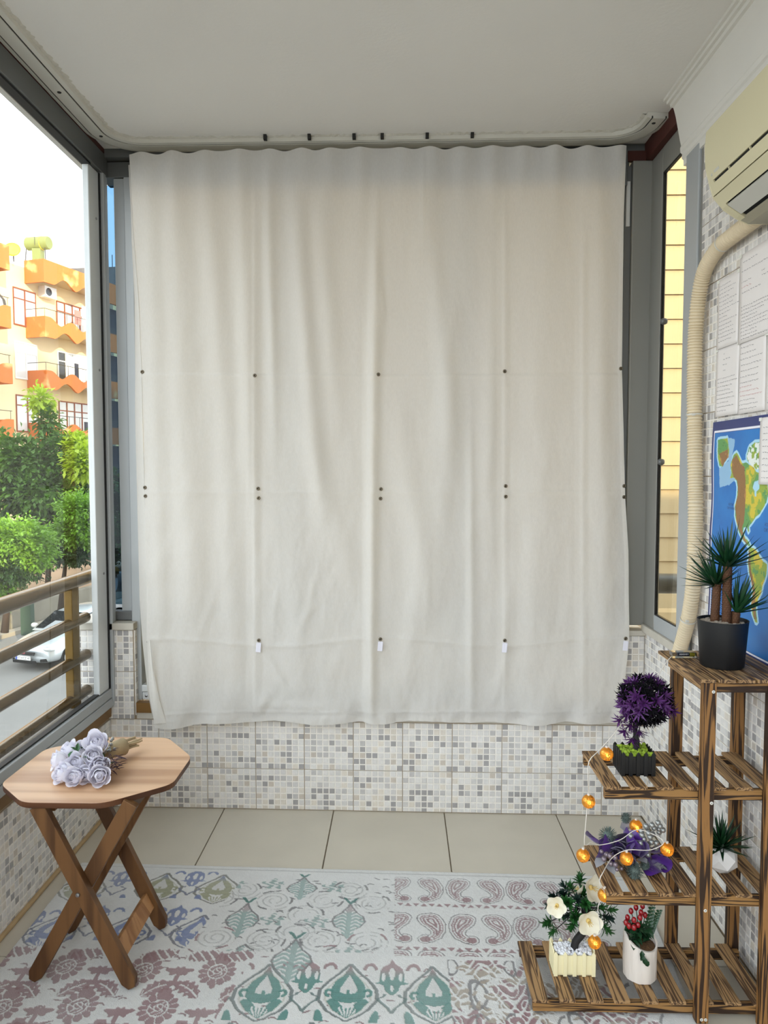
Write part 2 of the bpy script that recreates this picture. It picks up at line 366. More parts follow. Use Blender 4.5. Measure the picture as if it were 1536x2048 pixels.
# mosaic tiles: 20 cm ceramic tiles with 8 x 8 raised squares
PAL = [((217,214,210),.38),((206,203,200),.20),((188,185,183),.11),((158,155,154),.18),((214,206,194),.08),((196,186,174),.05)]
TILE_CACHE = {}
def tile_mesh(wd, ht, seed, from_top=True):
    key = (round(wd,3), round(ht,3), seed)
    if key in TILE_CACHE: return TILE_CACHE[key]
    rr = random.Random(seed*31+int(wd*1000)+int(ht*7000)); mb = MB(); g = .0013
    base = lin((232,227,219))
    mb.bx(g, wd-g, -.004, 0, g, ht-g, col=base)
    nx = int(round(wd/.025)); nz = int(math.ceil(ht/.025-.3)); q = .0206
    for i in range(nx):
        for k in range(nz):
            cx = .0125+.025*i; cz = ht-.0125-.025*k
            x0, x1, z0, z1 = cx-q/2, min(cx+q/2, wd-g*1.5), max(cz-q/2, g*1.5), cz+q/2
            if x1-x0 < .004 or z1-z0 < .004: continue
            u = rr.random(); a = 0
            for c, p in PAL:
                a += p
                if u <= a: break
            j = rr.uniform(.95, 1.05); c = tuple(min(1, v*j) for v in lin(c)); s = .0012; y = -.0054
            mb.add([(x0,-.004,z0),(x1,-.004,z0),(x1,-.004,z1),(x0,-.004,z1),(x0+s,y,z0+s),(x1-s,y,z0+s),(x1-s,y,z1-s),(x0+s,y,z1-s)],
                   [(4,5,6,7),(0,1,5,4),(1,2,6,5),(2,3,7,6),(3,0,4,7)], 0, c)
    me = mb.mesh('wall_tile', M['tile']); TILE_CACHE[key] = me; return me
def lay(parent, face, fixed, a0, a1, z0, z1, joints_a, joints_z):
    """tile a rectangle; face '-Y','+X','-X'"""
    A = [a0]+[j for j in joints_a if a0+.012 < j < a1-.012]+[a1]; Z = [z0]+[j for j in joints_z if z0+.012 < j < z1-.012]+[z1]
    for i in range(len(A)-1):
        for k in range(len(Z)-1):
            wd, ht = A[i+1]-A[i], Z[k+1]-Z[k]; me = tile_mesh(wd, ht, R.randint(0, 5))
            pr_ = R.uniform(-.0008, .0008)
            if face == '-Y': loc, rot = (A[i], fixed+pr_, Z[k]), (0,0,0)
            elif face == '+X': loc, rot = (fixed+pr_, A[i], Z[k]), (0,0,math.pi/2)
            else: loc, rot = (fixed+pr_, A[i+1], Z[k]), (0,0,-math.pi/2)
            inst('wall_tile', me, parent, loc, rot)
JZ = [.17+.2*k for k in range(0, 14)]

# back parapet (turned about a degree against the side walls)
def bk_root(o):
    o.rotation_euler = (0, 0, ROTB); return o
def back_struct(name, mb, mat):
    me = mb.mesh(name, mat, (-.1, YBK, 0)); o = bpy.data.objects.new(name, me); COL.objects.link(o); o.location = (-.1, YBK, 0)
    o['kind'] = 'structure'; ORG[o] = Vector((-.1, YBK, 0)); return bk_root(o)
mb = MB(); mb.bx(-1.187, .985, YBK, YBK+.2, -.2, .385)
wall_back = back_struct('wall_back', mb, M['grout'])
lay(wall_back, '-Y', YBK, -1.187, .982, .002, .37, [-.988+.2*k for k in range(0, 12)], JZ)

# low wall under the left window
mb = MB(); mb.bx(-1.32, XL-.006, YREAR, YBK+.05, -.2, .385)
wall_left = structure('wall_left', mb, M['grout'])
lay(wall_left, '+X', XL-.006, .263, 2.972, .002, .37, [.463+.2*k for k in range(0, 14)], JZ)

# house wall on the right
mb = MB(); mb.bx(XR+.006, 1.12, -8, 2.452, -.2, 2.66); mb.bx(XR+.006, 1.12, 2.452, 3.12, -.2, .752)
wall_right = structure('wall_right', mb, M['grout'])
lay(wall_right, '-X', XR+.006, 1.05, 2.452, .002, 2.5, [1.05+.2*k for k in range(1, 8)], JZ)
lay(wall_right, '-X', XR+.006, 2.452, 2.925, .002, .75, [2.65, 2.85], JZ)
mb = MB(); mb.bx(1.12, 9.0, -8, 2.46, -3.6, 3.26)
structure('house_shade_block', mb, M['plaster'])  # unseen house block, sized so its shadow covers the yellow wall's lower part

# corner columns with stone ledges
mb = MB(); mb.bx(-1.32, -1.083, 2.953, 3.2, .386, .742)
col_l = structure('column', mb, M['grout'])
lay(col_l, '-Y', 2.953, -1.32, -1.083, .374, .741, [-1.2], [.57])
lay(col_l, '+X', -1.083, 2.955, 3.2, .386, .741, [3.15], [.57])
mb = MB(); mb.bx(-1.33, -1.076, 2.935, 3.21, .743, .772); mb.build('ledge', M['ledge'], col_l, bevel=.003)
mb = MB(); mb.bx(.872, .975, 2.925, 3.12, .386, .735)
col_r = structure('column', mb, M['grout'])
lay(col_r, '-Y', 2.925, .872, .97, .374, .734, [], [.57])
mb = MB(); mb.bx(.868, .972, 2.908, 3.12, .736, .757); mb.build('ledge', M['ledge'], col_r, bevel=.003)

# outer white sill, brown boards, joint filler along the floor
mb = MB(); mb.bx(-1.335, -1.215, YREAR, 2.93, .386, .47); structure('windowsill', mb, M['white_sill'], bevel=.004)
mb = MB(); mb.bx(-1.2, -1.174, YREAR, 2.94, .388, .430); structure('trim_1', mb, M['brown_board'], bevel=.002)
mb = MB(); mb.bx(-1.075, .86, 2.928, 2.96, .401, .442); back_struct('trim_2', mb, M['brown_board'])
mb = MB(); mb.bx(-1.075, .868, 2.936, 2.97, .374, .400); back_struct('trim_3', mb, M['ledge'])
mb = MB(); mb.bx(XL-.003, XL+.012, YREAR, 2.93, 0, .012); structure('baseboard_left', mb, M['baseboard'], bevel=.004)
mb = MB(); mb.bx(.955, 1.1, 2.455, 2.925, .752, .782); structure('windowsill', mb, M['ledge'], bevel=.004)
# red-brown timber left visible above the frames
mb = MB(); mb.bx(-1.23, -1.163, YREAR, 3.0, 2.631, 2.649); structure('trim_4', mb, M['red_wood'])
mb = MB(); mb.bx(.945, 1.06, 2.5, 2.96, 2.578, 2.649); structure('trim_5', mb, M['red_wood'])
mb = MB(); mb.bx(-1.23, 1.06, 2.957, 3.12, 2.616, 2.649); structure('trim_9', mb, M['alu_dark'])

# ---- left window
win1 = struct_root('window_1', (-1.185, 1.1, .4))
mb = MB(); mb.bx(-1.21, -1.164, YREAR, 2.985, .432, .466); mb.bx(-1.205, -1.168, YREAR, 2.985, .468, .505); mb.build('bottom_rail', M['alu'], win1, bevel=.003)
mb = MB(); mb.bx(-1.2, -1.18, YREAR, 2.84, .505, .511); mb.build('gasket', M['gasket'], win1)
mb = MB(); mb.bx(-1.215, -1.162, YREAR, 2.985, 2.549, 2.63); mb.build('top_rail', M['alu_dark'], win1, bevel=.004)
mb = MB(); mb.bx(-1.2, -1.17, YREAR, 2.84, 2.541, 2.549); mb.build('gasket', M['gasket'], win1)
mb = MB(); mb.bx(-1.2, -1.176, 2.832, 2.925, .507, 2.545); mb.build('sash_stile', M['alu_light'], win1, bevel=.003)
mb = MB(); mb.bx(-1.2, -1.172, 2.926, 2.934, .507, 2.545); mb.build('gasket', M['gasket'], win1)
mb = MB(); mb.bx(-1.21, -1.160, 2.935, 2.962, .45, 2.55); mb.bx(-1.21, -1.166, 2.962, 2.99, .45, 2.55); mb.build('corner_post', M['alu'], win1, bevel=.003)
mb = MB(); mb.bx(-1.2, -1.176, .5, .58, .507, 2.545); mb.build('sash_stile', M['alu_light'], win1, bevel=.003)
mb = MB(); mb.bx(-1.2, -1.176, YREAR, YREAR+.05, .507, 2.545); mb.build('sash_stile', M['alu_light'], win1, bevel=.003)
mb = MB(); mb.bx(-1.192, -1.186, .58, 2.832, .508, 2.545); mb.build('pane', M['glass'], win1)
mb = MB(); mb.bx(-1.192, -1.186, YREAR+.05, .5, .508, 2.545); mb.build('pane', M['glass'], win1)
for (yy, zz) in ((2.895, 2.36), (2.895, 1.78), (2.895, .98)):
    mb = MB(); mb.lathe([(.0001,0),(.005,0),(.005,.002),(.003,.0035),(.0001,.0035)], (-1.176, yy, zz), 10, M=Matrix.Rotation(math.pi/2, 3, 'Y')); mb.build('screw', M['screw'], win1)

# ---- back window behind the curtain, with the narrow corner light
win2 = struct_root('window_2', (-.1, YBK, 0)); bk_root(win2)
mb = MB(); mb.bx(-1.10, -1.062, 2.962, 3.03, .444, 2.55); mb.build('frame_post', M['alu'], win2, bevel=.004)
mb = MB(); mb.bx(-1.145, -1.10, 2.975, 3.06, .775, 2.55); mb.build('frame_post', M['alu'], win2, bevel=.004)
mb = MB(); mb.bx(-1.062, .885, 2.958, 3.03, .478, .507); mb.bx(-1.062, .885, 2.965, 3.03, .444, .475); mb.build('bottom_rail', M['alu_light'], win2, bevel=.003)
mb = MB(); mb.bx(-1.05, .87, 2.938, 2.969, 2.478, 2.612); mb.build('head_beam', M['alu_dark'], win2, bevel=.003)
mb = MB(); mb.bx(-1.2, .885, 2.97, 3.08, 2.551, 2.612); mb.build('top_rail', M['alu_dark'], win2, bevel=.003)
for x in (-.42, .24, .86):
    mb = MB(); mb.bx(x-.022, x+.022, 2.985, 3.03, .508, 2.55); mb.build('mullion', M['alu'], win2, bevel=.003)
for (x0, x1) in ((-1.06, -.443), (-.397, .217), (.263, .837)):
    mb = MB(); mb.bx(x0, x1, 3.008, 3.014, .508, 2.55); mb.build('pane', M['glass_back'], win2)
mb = MB(); mb.bx(-1.215, -1.147, 3.05, 3.056, .825, 2.551); mb.build('pane', M['glass_tint'], win2)
mb = MB(); mb.bx(-1.215, -1.15, 3.0, 3.06, .774, .812); mb.bx(-1.19, -1.1, 2.966, 3.05, .774, .812); mb.build('corner_block', M['alu_dark'], win2, bevel=.003)
mb = MB(); mb.bx(-1.215, -1.147, 3.045, 3.06, .812, .825); mb.build('bead', M['alu_light'], win2)
for zz in (.493, .46):
    mb = MB(); mb.lathe([(.0001,0),(.006,0),(.006,.002),(.0001,.004)], (-1.046, 2.962 if zz > .47 else 2.966, zz), 10, M=Matrix.Rotation(math.pi/2, 3, 'X')); mb.build('screw', M['screw'], win2)
mb = MB(); mb.tube([(-1.045, 3.075, .553), (.6, 3.075, .553)], .04, 14); mb.build('sill_roll', M['alu_light'], win2)

# ---- right corner panel and side window
win3 = struct_root('window_3', (.97, 2.7, .78))
mb = MB(); mb.bx(.86, .985, 2.94, 2.96, 2.578, 2.616); structure('trim_10', mb, M['red_wood'])
mb = MB(); mb.bx(.893, .985, 2.93, 2.98, .774, 2.576); mb.build('corner_panel', M['panel_grey'], win3, bevel=.004)
mb = MB(); mb.bx(.868, .893, 2.944, 2.98, .774, 2.56); mb.build('hinge_stile', M['alu_dark'], win3, bevel=.002)
mb = MB(); mb.bx(.872, .886, 2.936, 2.944, 2.33, 2.5); mb.build('hinge', M['alu_light'], win3, bevel=.001)
mb = MB(); mb.bx(.966, .984, 2.812, 2.935, .782, 2.576); mb.build('stile', M['panel_grey'], win3, bevel=.004)
mb = MB(); mb.bx(.966, .984, 2.478, 2.588, .782, 2.576); mb.build('stile', M['alu'], win3, bevel=.004)
mb = MB(); mb.bx(.966, .984, 2.588, 2.812, .782, .84); mb.build('bottom_rail', M['alu'], win3, bevel=.003)
mb = MB(); mb.bx(.966, .984, 2.588, 2.812, 2.484, 2.576); mb.build('top_rail', M['panel_grey'], win3, bevel=.003)
mb = MB(); mb.bx(.968, .978, 2.807, 2.812, .84, 2.484); mb.bx(.968, .978, 2.588, 2.807, 2.478, 2.484); mb.bx(.968, .978, 2.588, 2.807, .84, .844); mb.build('gasket', M['gasket'], win3)
mb = MB(); mb.bx(.972, .976, 2.588, 2.807, .844, 2.478); mb.build('pane', M['glass_side'], win3)
for zz in (1.94, 1.42):
    mb = MB(); mb.lathe([(.0001,-.012),(.008,-.012),(.012,-.006),(.012,.004),(.009,.01),(.0001,.012)], (.978, 2.80, zz), 14, M=Matrix.Rotation(math.pi/2, 3, 'Y')); mb.build('knob', M['alu_dark'], win3, smooth=True)
mb = MB(); mb.bx(.975, 1.1, 2.455, 2.478, .782, 2.5); structure('trim_6', mb, M['panel_grey'])

# ---- cornice along the right wall
prof = [(.895,2.65),(.895,2.640),(.905,2.640),(.907,2.632),(.917,2.632),(.919,2.622),(.929,2.621),(.932,2.612),(.938,2.590),(.945,2.555),(.953,2.515),(.958,2.495),(.955,2.487),(.956,2.472),(.962,2.467),(.961,2.452),(.967,2.447),(.968,2.428),(.985,2.425),(.985,2.65)]
mb = MB(); mb.prism(prof, lambda a, b, d: (a, d, b), YREAR, 2.615); structure('trim_7', mb, M['cornice'])

# ---- curtain rail on the ceiling
rail_path = [(-1.12, YREAR+.02)]
cx_, cy_, rr_ = -.975, 2.765, .145
rail_path += [(-1.12, 2.0), (-1.12, 2.6)]
for k in range(0, 13): a = math.pi-k*math.pi/24; rail_path.append((cx_+rr_*math.cos(a), cy_+rr_*math.sin(a)))
for x in (-.6, -.2, .2, .55): rail_path.append((x, 2.91-.0186*(x+.6)*.7))
cx_, cy_, rr_ = .775, 2.755, .135
for k in range(0, 13): a = math.pi/2-k*math.pi/24; rail_path.append((cx_+rr_*math.cos(a), cy_+rr_*math.sin(a)))
rail_path.append((.913, 2.705))
def sweep(mb, path, prof, mat=0):
    n = len(prof); vs = []; P = [Vector((x, y, 0)) for x, y in path]
    for i, p in enumerate(P):
        t = (P[min(i+1, len(P)-1)]-P[max(i-1, 0)]).normalized(); nn = Vector((t.y, -t.x, 0))
        for a, z in prof: vs.append(p+nn*a+Vector((0,0,z)))
    fs = [(i*n+k, i*n+(k+1)%n, (i+1)*n+(k+1)%n, (i+1)*n+k) for i in range(len(P)-1) for k in range(n)]
    fs += [tuple(range(n-1,-1,-1)), tuple((len(P)-1)*n+k for k in range(n))]
    mb.add(vs, fs, mat)
rail = thing('curtain_rail', 'white double-groove curtain rail screwed to the ceiling with rounded corners', 'curtain rail', (-.1, 2.9, 2.63))
mb = MB(); zt = 2.6495
sweep(mb, rail_path, [(-.0415,zt),(-.0415,2.632),(-.0275,2.629),(-.027,2.636),(-.022,2.636),(-.0215,2.628),(.0215,2.628),(.022,2.636),(.027,2.636),(.0275,2.629),(.0415,2.632),(.0415,zt)]); mb.build('track', M['pvc'], rail)
for a in (-.0245, .0245):
    mb = MB(); sweep(mb, rail_path, [(a-.0024,2.637),(a-.0024,2.6305),(a+.0024,2.6305),(a+.0024,2.637)]); mb.build('groove', M['slot'], rail)
for (x, y) in ((-1.12, 2.48), (-1.112, 2.80), (-1.12, 1.9), (.905, 2.74)):
    mb = MB(); mb.lathe([(.0001,0),(.007,0),(.006,-.002),(.0001,-.003)], (x, y, 2.628), 12); mb.build('screw', M['slot'], rail)
for px in (541, 626, 712, 766, 852, 938):
    p = pt(px, 299, Z=2.645); mb = MB(); mb.bx(p.x-.006, p.x+.006, 2.845, 2.862, 2.632, 2.6495); mb.build('notch_fill', M['slot'], rail)  # dark boxes added in place of notches in the plaster bead
# rough plaster bead beside the rail
inner = [(x, y) for x, y in rail_path]
mb = MB(); P = []
for i in range(len(inner)-1):
    a, b = Vector(inner[i]+(0,)), Vector(inner[i+1]+(0,)); n = max(1, int((b-a).length/.012))
    for k in range(n): P.append(a.lerp(b, k/n))
vs = []; fs = []
for i, p in enumerate(P):
    t = (P[min(i+1,len(P)-1)]-P[max(i-1,0)]).normalized(); nn = Vector((t.y,-t.x,0)); j = R.uniform(-.004,.006); h = R.uniform(.002,.006)
    for a, z in ((.040,2.6498),(.041,2.6498-h),(.046+j*.4,2.6498-h*.7),(.051+j,2.6498)): vs.append(p+nn*a+Vector((0,0,z)))
for i in range(len(P)-1):
    for k in range(3): fs.append((i*4+k, i*4+k+1, (i+1)*4+k+1, (i+1)*4+k))
mb.add(vs, fs); structure('trim_8', mb, M['plaster'])

# ---- outside railing
rl = thing('balcony_railing', 'bronze metal balcony railing of round bars outside the left window', 'railing', (-1.27, 1.2, .4))
mb = MB(); hp = [(-1.27, YREAR, .957), (-1.27, 3.05, .957)]
mb.tube([(-1.27, YREAR, .957), (-1.27, 1.0, .957), (-1.27, 2.2, .957), (-1.27, 3.0, .957), (-1.27, 3.14, .953), (-1.255, 3.2, .945)], .0275, 20); mb.build('handrail', M['bronze'], rl, auto=40)
for z in (.797, .645, .499):
    mb = MB(); mb.tube([(-1.27, YREAR, z), (-1.27, 2.935, z)], .0215, 18); mb.build('bar', M['bronze'], rl, auto=40)
for y in (2.812, 1.45, .0):
    mb = MB(); mb.bx(-1.286, -1.254, y-.032, y+.032, .471, .945); mb.build('post', M['bronze_post'], rl, bevel=.003)
mb = MB(); mb.tube([(-1.255, 3.2, .9), (-1.2, 3.25, .895), (-1.0, 3.26, .893), (.95, 3.26, .893), (1.25, 3.3, .885), (1.45, 3.22, .875)], .045, 18); mb.build('back_handrail', M['alu_dark'], rl, auto=40, label='thick dark grey handrail behind the back window')
# ================================================================== CURTAIN
def grid_mesh(name, P, mat, smooth=True, col=None):
    """P: (rows, cols, 3) vertex array"""
    h, w_ = P.shape[:2]; me = bpy.data.meshes.new(name)
    me.vertices.add(h*w_); me.vertices.foreach_set('co', np.ascontiguousarray(P, dtype=np.float32).ravel())
    idx = np.arange(h*w_).reshape(h, w_)
    q = np.stack([idx[:-1,:-1], idx[:-1,1:], idx[1:,1:], idx[1:,:-1]], -1).reshape(-1, 4)
    n = len(q); me.loops.add(n*4); me.polygons.add(n)
    me.loops.foreach_set('vertex_index', q.ravel().astype(np.int32))
    me.polygons.foreach_set('loop_start', np.arange(0, n*4, 4, dtype=np.int32)); me.polygons.foreach_set('loop_total', np.full(n, 4, dtype=np.int32))
    me.polygons.foreach_set('use_smooth', np.full(n, smooth)); me.materials.append(mat)
    if col is not None:
        ca = me.color_attributes.new('Col', 'FLOAT_COLOR', 'POINT')
        c4 = np.ones((h*w_, 4), np.float32); c4[:, :3] = col.reshape(-1, 3); ca.data.foreach_set('color', c4.ravel())
    me.update(calc_edges=True); return me
def vnoise(x, y, seed=0):
    xi = np.floor(x).astype(int); yi = np.floor(y).astype(int); fx = x-xi; fy = y-yi
    fx = fx*fx*(3-2*fx); fy = fy*fy*(3-2*fy)
    def hsh(a, b): return np.modf(np.abs(np.sin(a*127.1+b*311.7+seed*74.7)*43758.5453))[0]
    return (hsh(xi,yi)*(1-fx)+hsh(xi+1,yi)*fx)*(1-fy)+(hsh(xi,yi+1)*(1-fx)+hsh(xi+1,yi+1)*fx)*fy
def fbm(x, y, seed=0, o=3):
    s = 0; a = .5
    for i in range(o): s = s+a*(vnoise(x*2**i, y*2**i, seed+i)-.5); a *= .5
    return s
YC = 2.885
def gz(v, c, w_): return np.exp(-((v-c)/w_)**2)
def win(y, a, b, s=60.): return 1/(1+np.exp(-(y-a)/s))*1/(1+np.exp((y-b)/s))
def cdisp(x, y):
    d = np.zeros_like(x)
    top = np.exp(-(y-305)/85.)
    hooks = np.array([283,345,410,478,545,608,660,720,805,868,925,985,1045,1110,1175,1240.])
    for i, hx in enumerate(hooks): d += .016*top*gz(x, hx, 17)*(1 if i % 2 else .75)
    # long soft folds: (x top, x bottom, width, depth, from, to)
    for (a, b, w_, am, y0, y1) in ((300,330,26,.010,330,1500),(350,372,34,.012,330,1100),(415,452,26,.010,330,900),(487,500,20,.012,380,1000),(537,548,13,.010,380,800),(585,640,22,.013,360,1000),
        (637,668,24,.010,380,780),(752,742,13,.013,470,1500),(842,840,26,.008,300,520),(862,905,24,.010,480,900),(905,880,28,.009,600,1150),(985,975,22,.008,600,1100),(1080,1085,40,.007,300,1300),(1200,1205,26,.008,320,1300),
        (600,690,30,.010,830,1120),(790,860,34,.011,820,1200),(860,800,30,.009,1000,1440),(400,380,40,.010,900,1420),(455,470,28,.008,950,1440),(590,600,26,.007,1150,1400),(1060,1060,24,.006,1100,1440),(940,945,14,.006,900,1440)):
        xc = a+(b-a)*(y-y0)/(y1-y0); d += 1.35*am*gz(x, xc, w_*.85)*win(y, y0, y1)
    # pressed creases: sharp ridges and steps
    for (xc, y0, y1, am, w_) in ((508,380,1450,.005,16),(738,640,1450,.006,14),(940,860,1450,.003,10),(1007,420,1450,.004,14),(1163,480,1450,.004,14),(845,300,460,.003,8)):
        d += am*np.maximum(0, 1-np.abs(x-xc)/w_)*win(y, y0, y1, 30)
        d += am*.5*np.tanh((x-xc)/3.)*np.exp(-np.abs(x-xc)/45.)*win(y, y0, y1, 30)
    # seam and cross creases
    ys = 748-.000006*(x-300)*(1250-x)*-1
    d += .0022*np.tanh((y-ys)/2.)*np.exp(-np.abs(y-ys)/26.)
    d += .0018*gz(y, 985, 5)+.0025*gz(y, 1284+8*np.sin(x/70.), 5)
    # tension folds near the snaps and at the hem
    for (ax, ay, bx_, by, w_, am) in ((520,1290,590,1400,9,.008),(540,1380,515,1430,9,.007),(500,1410,700,1415,10,.004),(640,1120,600,1280,8,.004),(1010,1300,985,1420,10,.005),(1010,1280,1030,1100,10,.003),(860,1120,850,1260,8,.003),(762,565,770,640,5,.004),(765,700,760,560,8,.003),(430,1180,400,1280,8,.003),(560,1150,545,1250,8,.003),(760,1300,800,1420,14,.004),(1120,1420,1170,1330,14,.004),(600,1250,640,1200,7,.003)):
        ux, uy = bx_-ax, by-ay; L2 = ux*ux+uy*uy; tt = np.clip(((x-ax)*ux+(y-ay)*uy)/L2, 0, 1)
        dd = np.hypot(x-ax-tt*ux, y-ay-tt*uy); d += am*np.exp(-(dd/w_)**2)*np.sin(np.pi*np.clip(tt, .05, .95))
    low = 1/(1+np.exp(-(y-900)/220.))
    d += .012*fbm(x/95., y/420., 3)+low*.011*fbm(x/60.+y/160., y/90.-x/300., 9, 4)+(.0035+.003*low)*fbm(x/26., y/60., 5)+low*.0022*fbm(x/11.+y/50., y/24., 15)
    hem = np.exp(-np.maximum(0, 1437-y)/26.)
    d += hem*(.012*np.sin(x/23.+np.sin(x/61.)*2)+.010*fbm(x/18., y/30., 21))+.0018*gz(y, 1424, 3)
    d += .02*np.exp(-(y-900)**2/1.2e5)*0
    return d
def cedge(y, side):
    if side == 'L': return np.interp(y, [300,480,600,745,985,1280,1380,1450], [258,268,278,284,290,297,303,313])
    return np.interp(y, [290,430,745,860,985,1100,1280,1440,1460], [1251,1247,1244,1247,1250,1256,1258,1240,1236])
def curtain_points(nx, ny):
    s = np.linspace(0, 1, nx)[None, :]; t = np.linspace(0, 1, ny)[:, None]
    sx = 258+s*993
    hook = .5+.5*np.cos((sx-283)/63.5*2*np.pi)
    ytop = 307-13*s-4*np.sin(s*3.1)+4.5*(1-hook)*(.5+.5*np.sin(s*23))
    ybot = 1449-4*np.sin(s*np.pi)+3*np.sin(s*41)*.6+2.5*np.sin(s*17+1)
    y = ytop+(ybot-ytop)*t
    x = cedge(y, 'L')*(1-s)+cedge(y, 'R')*s
    P = at(x, y, Y=YC); D = cdisp(x, y)
    flare = -.10*np.clip((y-900)/550., 0, 1)**2*np.exp(-(x-290)/60.)      # lower left corner swings out
    P[..., 1] -= D+flare*-.35
    return P, x, y
P, cxp, cyp = curtain_points(420, 480)
cur = thing('curtain', 'long off-white cotton curtain hanging over the back window with snap studs', 'curtain', (-.07, YC, .4))
P2 = P.copy(); P2 -= np.array(ORG[cur])
o = bpy.data.objects.new('cloth', grid_mesh('cloth', P2, M['curtain'])); COL.objects.link(o); o.parent = cur; ORG[o] = ORG[cur]
# hem turned back at the lower left corner and along both sides
def curtain_at(px, py, front=.0):
    p = pt(px, py, Y=YC); p.y -= float(cdisp(np.array([float(px)]), np.array([float(py)]))[0])+front; return p
for side in 'LR':
    yy = np.linspace(330, 1436, 120); ex = cedge(yy, side); sgn = 1 if side == 'L' else -1
    rows = []
    for k, off in enumerate((0.0, 4.0, 9.0)):
        q = at(ex+sgn*off*.9, yy, Y=YC); dd = cdisp(ex+sgn*off*.9, yy); q[:, 1] -= dd+.0016+(0 if k < 2 else -.0009); rows.append(q)
    if side == 'L':
        fl = at(ex-13*np.clip((yy-420)/400, 0, 1)*np.clip((1500-yy)/300, .2, 1)-3, yy, Y=YC+.03); rows = [fl]+rows[:1]
    Q = np.stack(rows, 1)-np.array(ORG[cur]); hm = bpy.data.objects.new('side_hem', grid_mesh('side_hem', Q, M['curtain'])); COL.objects.link(hm); hm.parent = cur; ORG[hm] = ORG[cur]
# turned-up corner flap, lower left
fx = [(298,1280),(301,1330),(304,1380),(308,1448)]; gx = [(299,1280),(307,1340),(319,1400),(333,1446)]
Q = np.stack([np.stack([at(a, b, Y=YC-.035), at((a+c)/2+2, (b+d)/2, Y=YC-.041), at(c, d, Y=YC-.036)]) for (a, b), (c, d) in zip(fx, gx)])-np.array(ORG[cur])
fl = bpy.data.objects.new('corner_flap', grid_mesh('corner_flap', Q, M['curtain'])); COL.objects.link(fl); fl.parent = cur; ORG[fl] = ORG[cur]
snap_prof = [(.0022,0),(.0022,.0012),(.0038,.0026),(.0060,.0022),(.0072,.0004),(.0072,-.0005)]
mbx = MB(); mbx.lathe(snap_prof, (0,0,0), 16); mbx.lathe([(.0001,.0006),(.0021,.0006)], (0,0,0), 12, mat=1)
SNAP = mbx.mesh('snap_stud', [pm('brass_snap', (112,102,86), .3, metal=.9), M['black']], smooth=True)
snaps = [(285,744),(511,752),(757,750),(1009,743),(1242,737),(291,975),(292,992),(517,977),(518,996),(762,978),(761,997),(1011,972),(1011,993),(1248,972),(1248,994),(518,1280),(761,1277),(1009,1280),(1250,1276),(298,1283)]
for (a, b) in snaps:
    inst('snap_stud', SNAP, cur, curtain_at(a, b, .003), (math.pi/2, 0, 0))
for (a, b) in ((518,1280),(761,1277),(1009,1280),(1250,1276)):
    p = curtain_at(a, b, .004); m2 = MB()
    m2.box((p.x-.001, p.y-.001, p.z-.028), (.019, .0025, .038), Matrix.Rotation(.08, 3, 'Y')); m2.box((p.x+.006, p.y-.0025, p.z-.028), (.006, .001, .036), Matrix.Rotation(.08, 3, 'Y'))
    m2.build('tab', M['rose'], cur, bevel=.0008)

# ================================================================== RIGHT WALL: AIR CONDITIONER, HOSE, PAPERS, MAP
AY0, AY1 = 1.18, 1.985
ac = thing('air_conditioner', 'cream wall mounted air conditioner high on the tiled wall', 'air conditioner', (.965, 1.6, 2.03))
ex = lambda a, b, d: (a, d, b)
mb = MB(); mb.prism([(.975,2.035),(.975,2.262),(.82,2.262),(.80,2.235),(.804,2.13),(.818,2.098),(.842,2.07),(.88,2.045),(.90,2.036)], ex, AY0+.002, AY1-.006); mb.build('chassis', M['black'], ac)
mb = MB(); mb.prism([(.968,2.027),(.968,2.272),(.80,2.272),(.790,2.262),(.787,2.22),(.790,2.17),(.801,2.126),(.811,2.095),(.839,2.063),(.872,2.041),(.902,2.027)], ex, AY1-.006, AY1); mb.build('end_cap', M['ac'], ac, bevel=.002)
mb = MB(); mb.prism([(.80,2.262),(.80,2.272),(.968,2.272),(.968,2.262)], ex, AY0, AY1-.006); mb.build('top_cover', M['ac'], ac)
mb = MB(); mb.prism([(.810,2.272),(.800,2.272),(.790,2.262),(.787,2.22),(.790,2.17),(.7995,2.1305),(.806,2.132)], ex, AY0, AY1-.006); mb.build('front_panel', M['ac'], ac, auto=35)
mb = MB(); mb.prism([(.8025,2.124),(.8108,2.0975),(.818,2.10),(.810,2.127)], ex, AY0, AY1-.03); mb.build('grille_strip', M['ac'], ac)
mb = MB(); mb.prism([(.7985,2.132),(.8025,2.124),(.8108,2.0975),(.818,2.10),(.81,2.13)], ex, AY1-.03, AY1-.006); mb.build('grille_end', M['ac'], ac)
mb = MB(); mb.prism([(.8114,2.0945),(.832,2.0705),(.836,2.074),(.818,2.096)], ex, AY0, AY1-.006); mb.build('lower_panel', M['ac'], ac)
mb = MB(); mb.prism([(.8355,2.0662),(.8705,2.043),(.873,2.047),(.838,2.071)], ex, AY0, AY1-.035); mb.build('vane', M['ac_vane'], ac)
mb = MB(); mb.prism([(.832,2.0705),(.8355,2.066),(.8705,2.042),(.882,2.036),(.884,2.044),(.838,2.074)], ex, AY1-.032, AY1-.006); mb.build('vane_end', M['ac'], ac)
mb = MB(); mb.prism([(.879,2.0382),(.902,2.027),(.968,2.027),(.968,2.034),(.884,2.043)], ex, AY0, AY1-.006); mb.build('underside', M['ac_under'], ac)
for y in (1.87, 1.76, 1.62, 1.48):
    mb = MB(); mb.prism([(.7992,2.1312),(.8022,2.1245),(.81,2.127),(.806,2.132)], ex, y-.002, y+.002); mb.build('rib', M['ac'], ac)
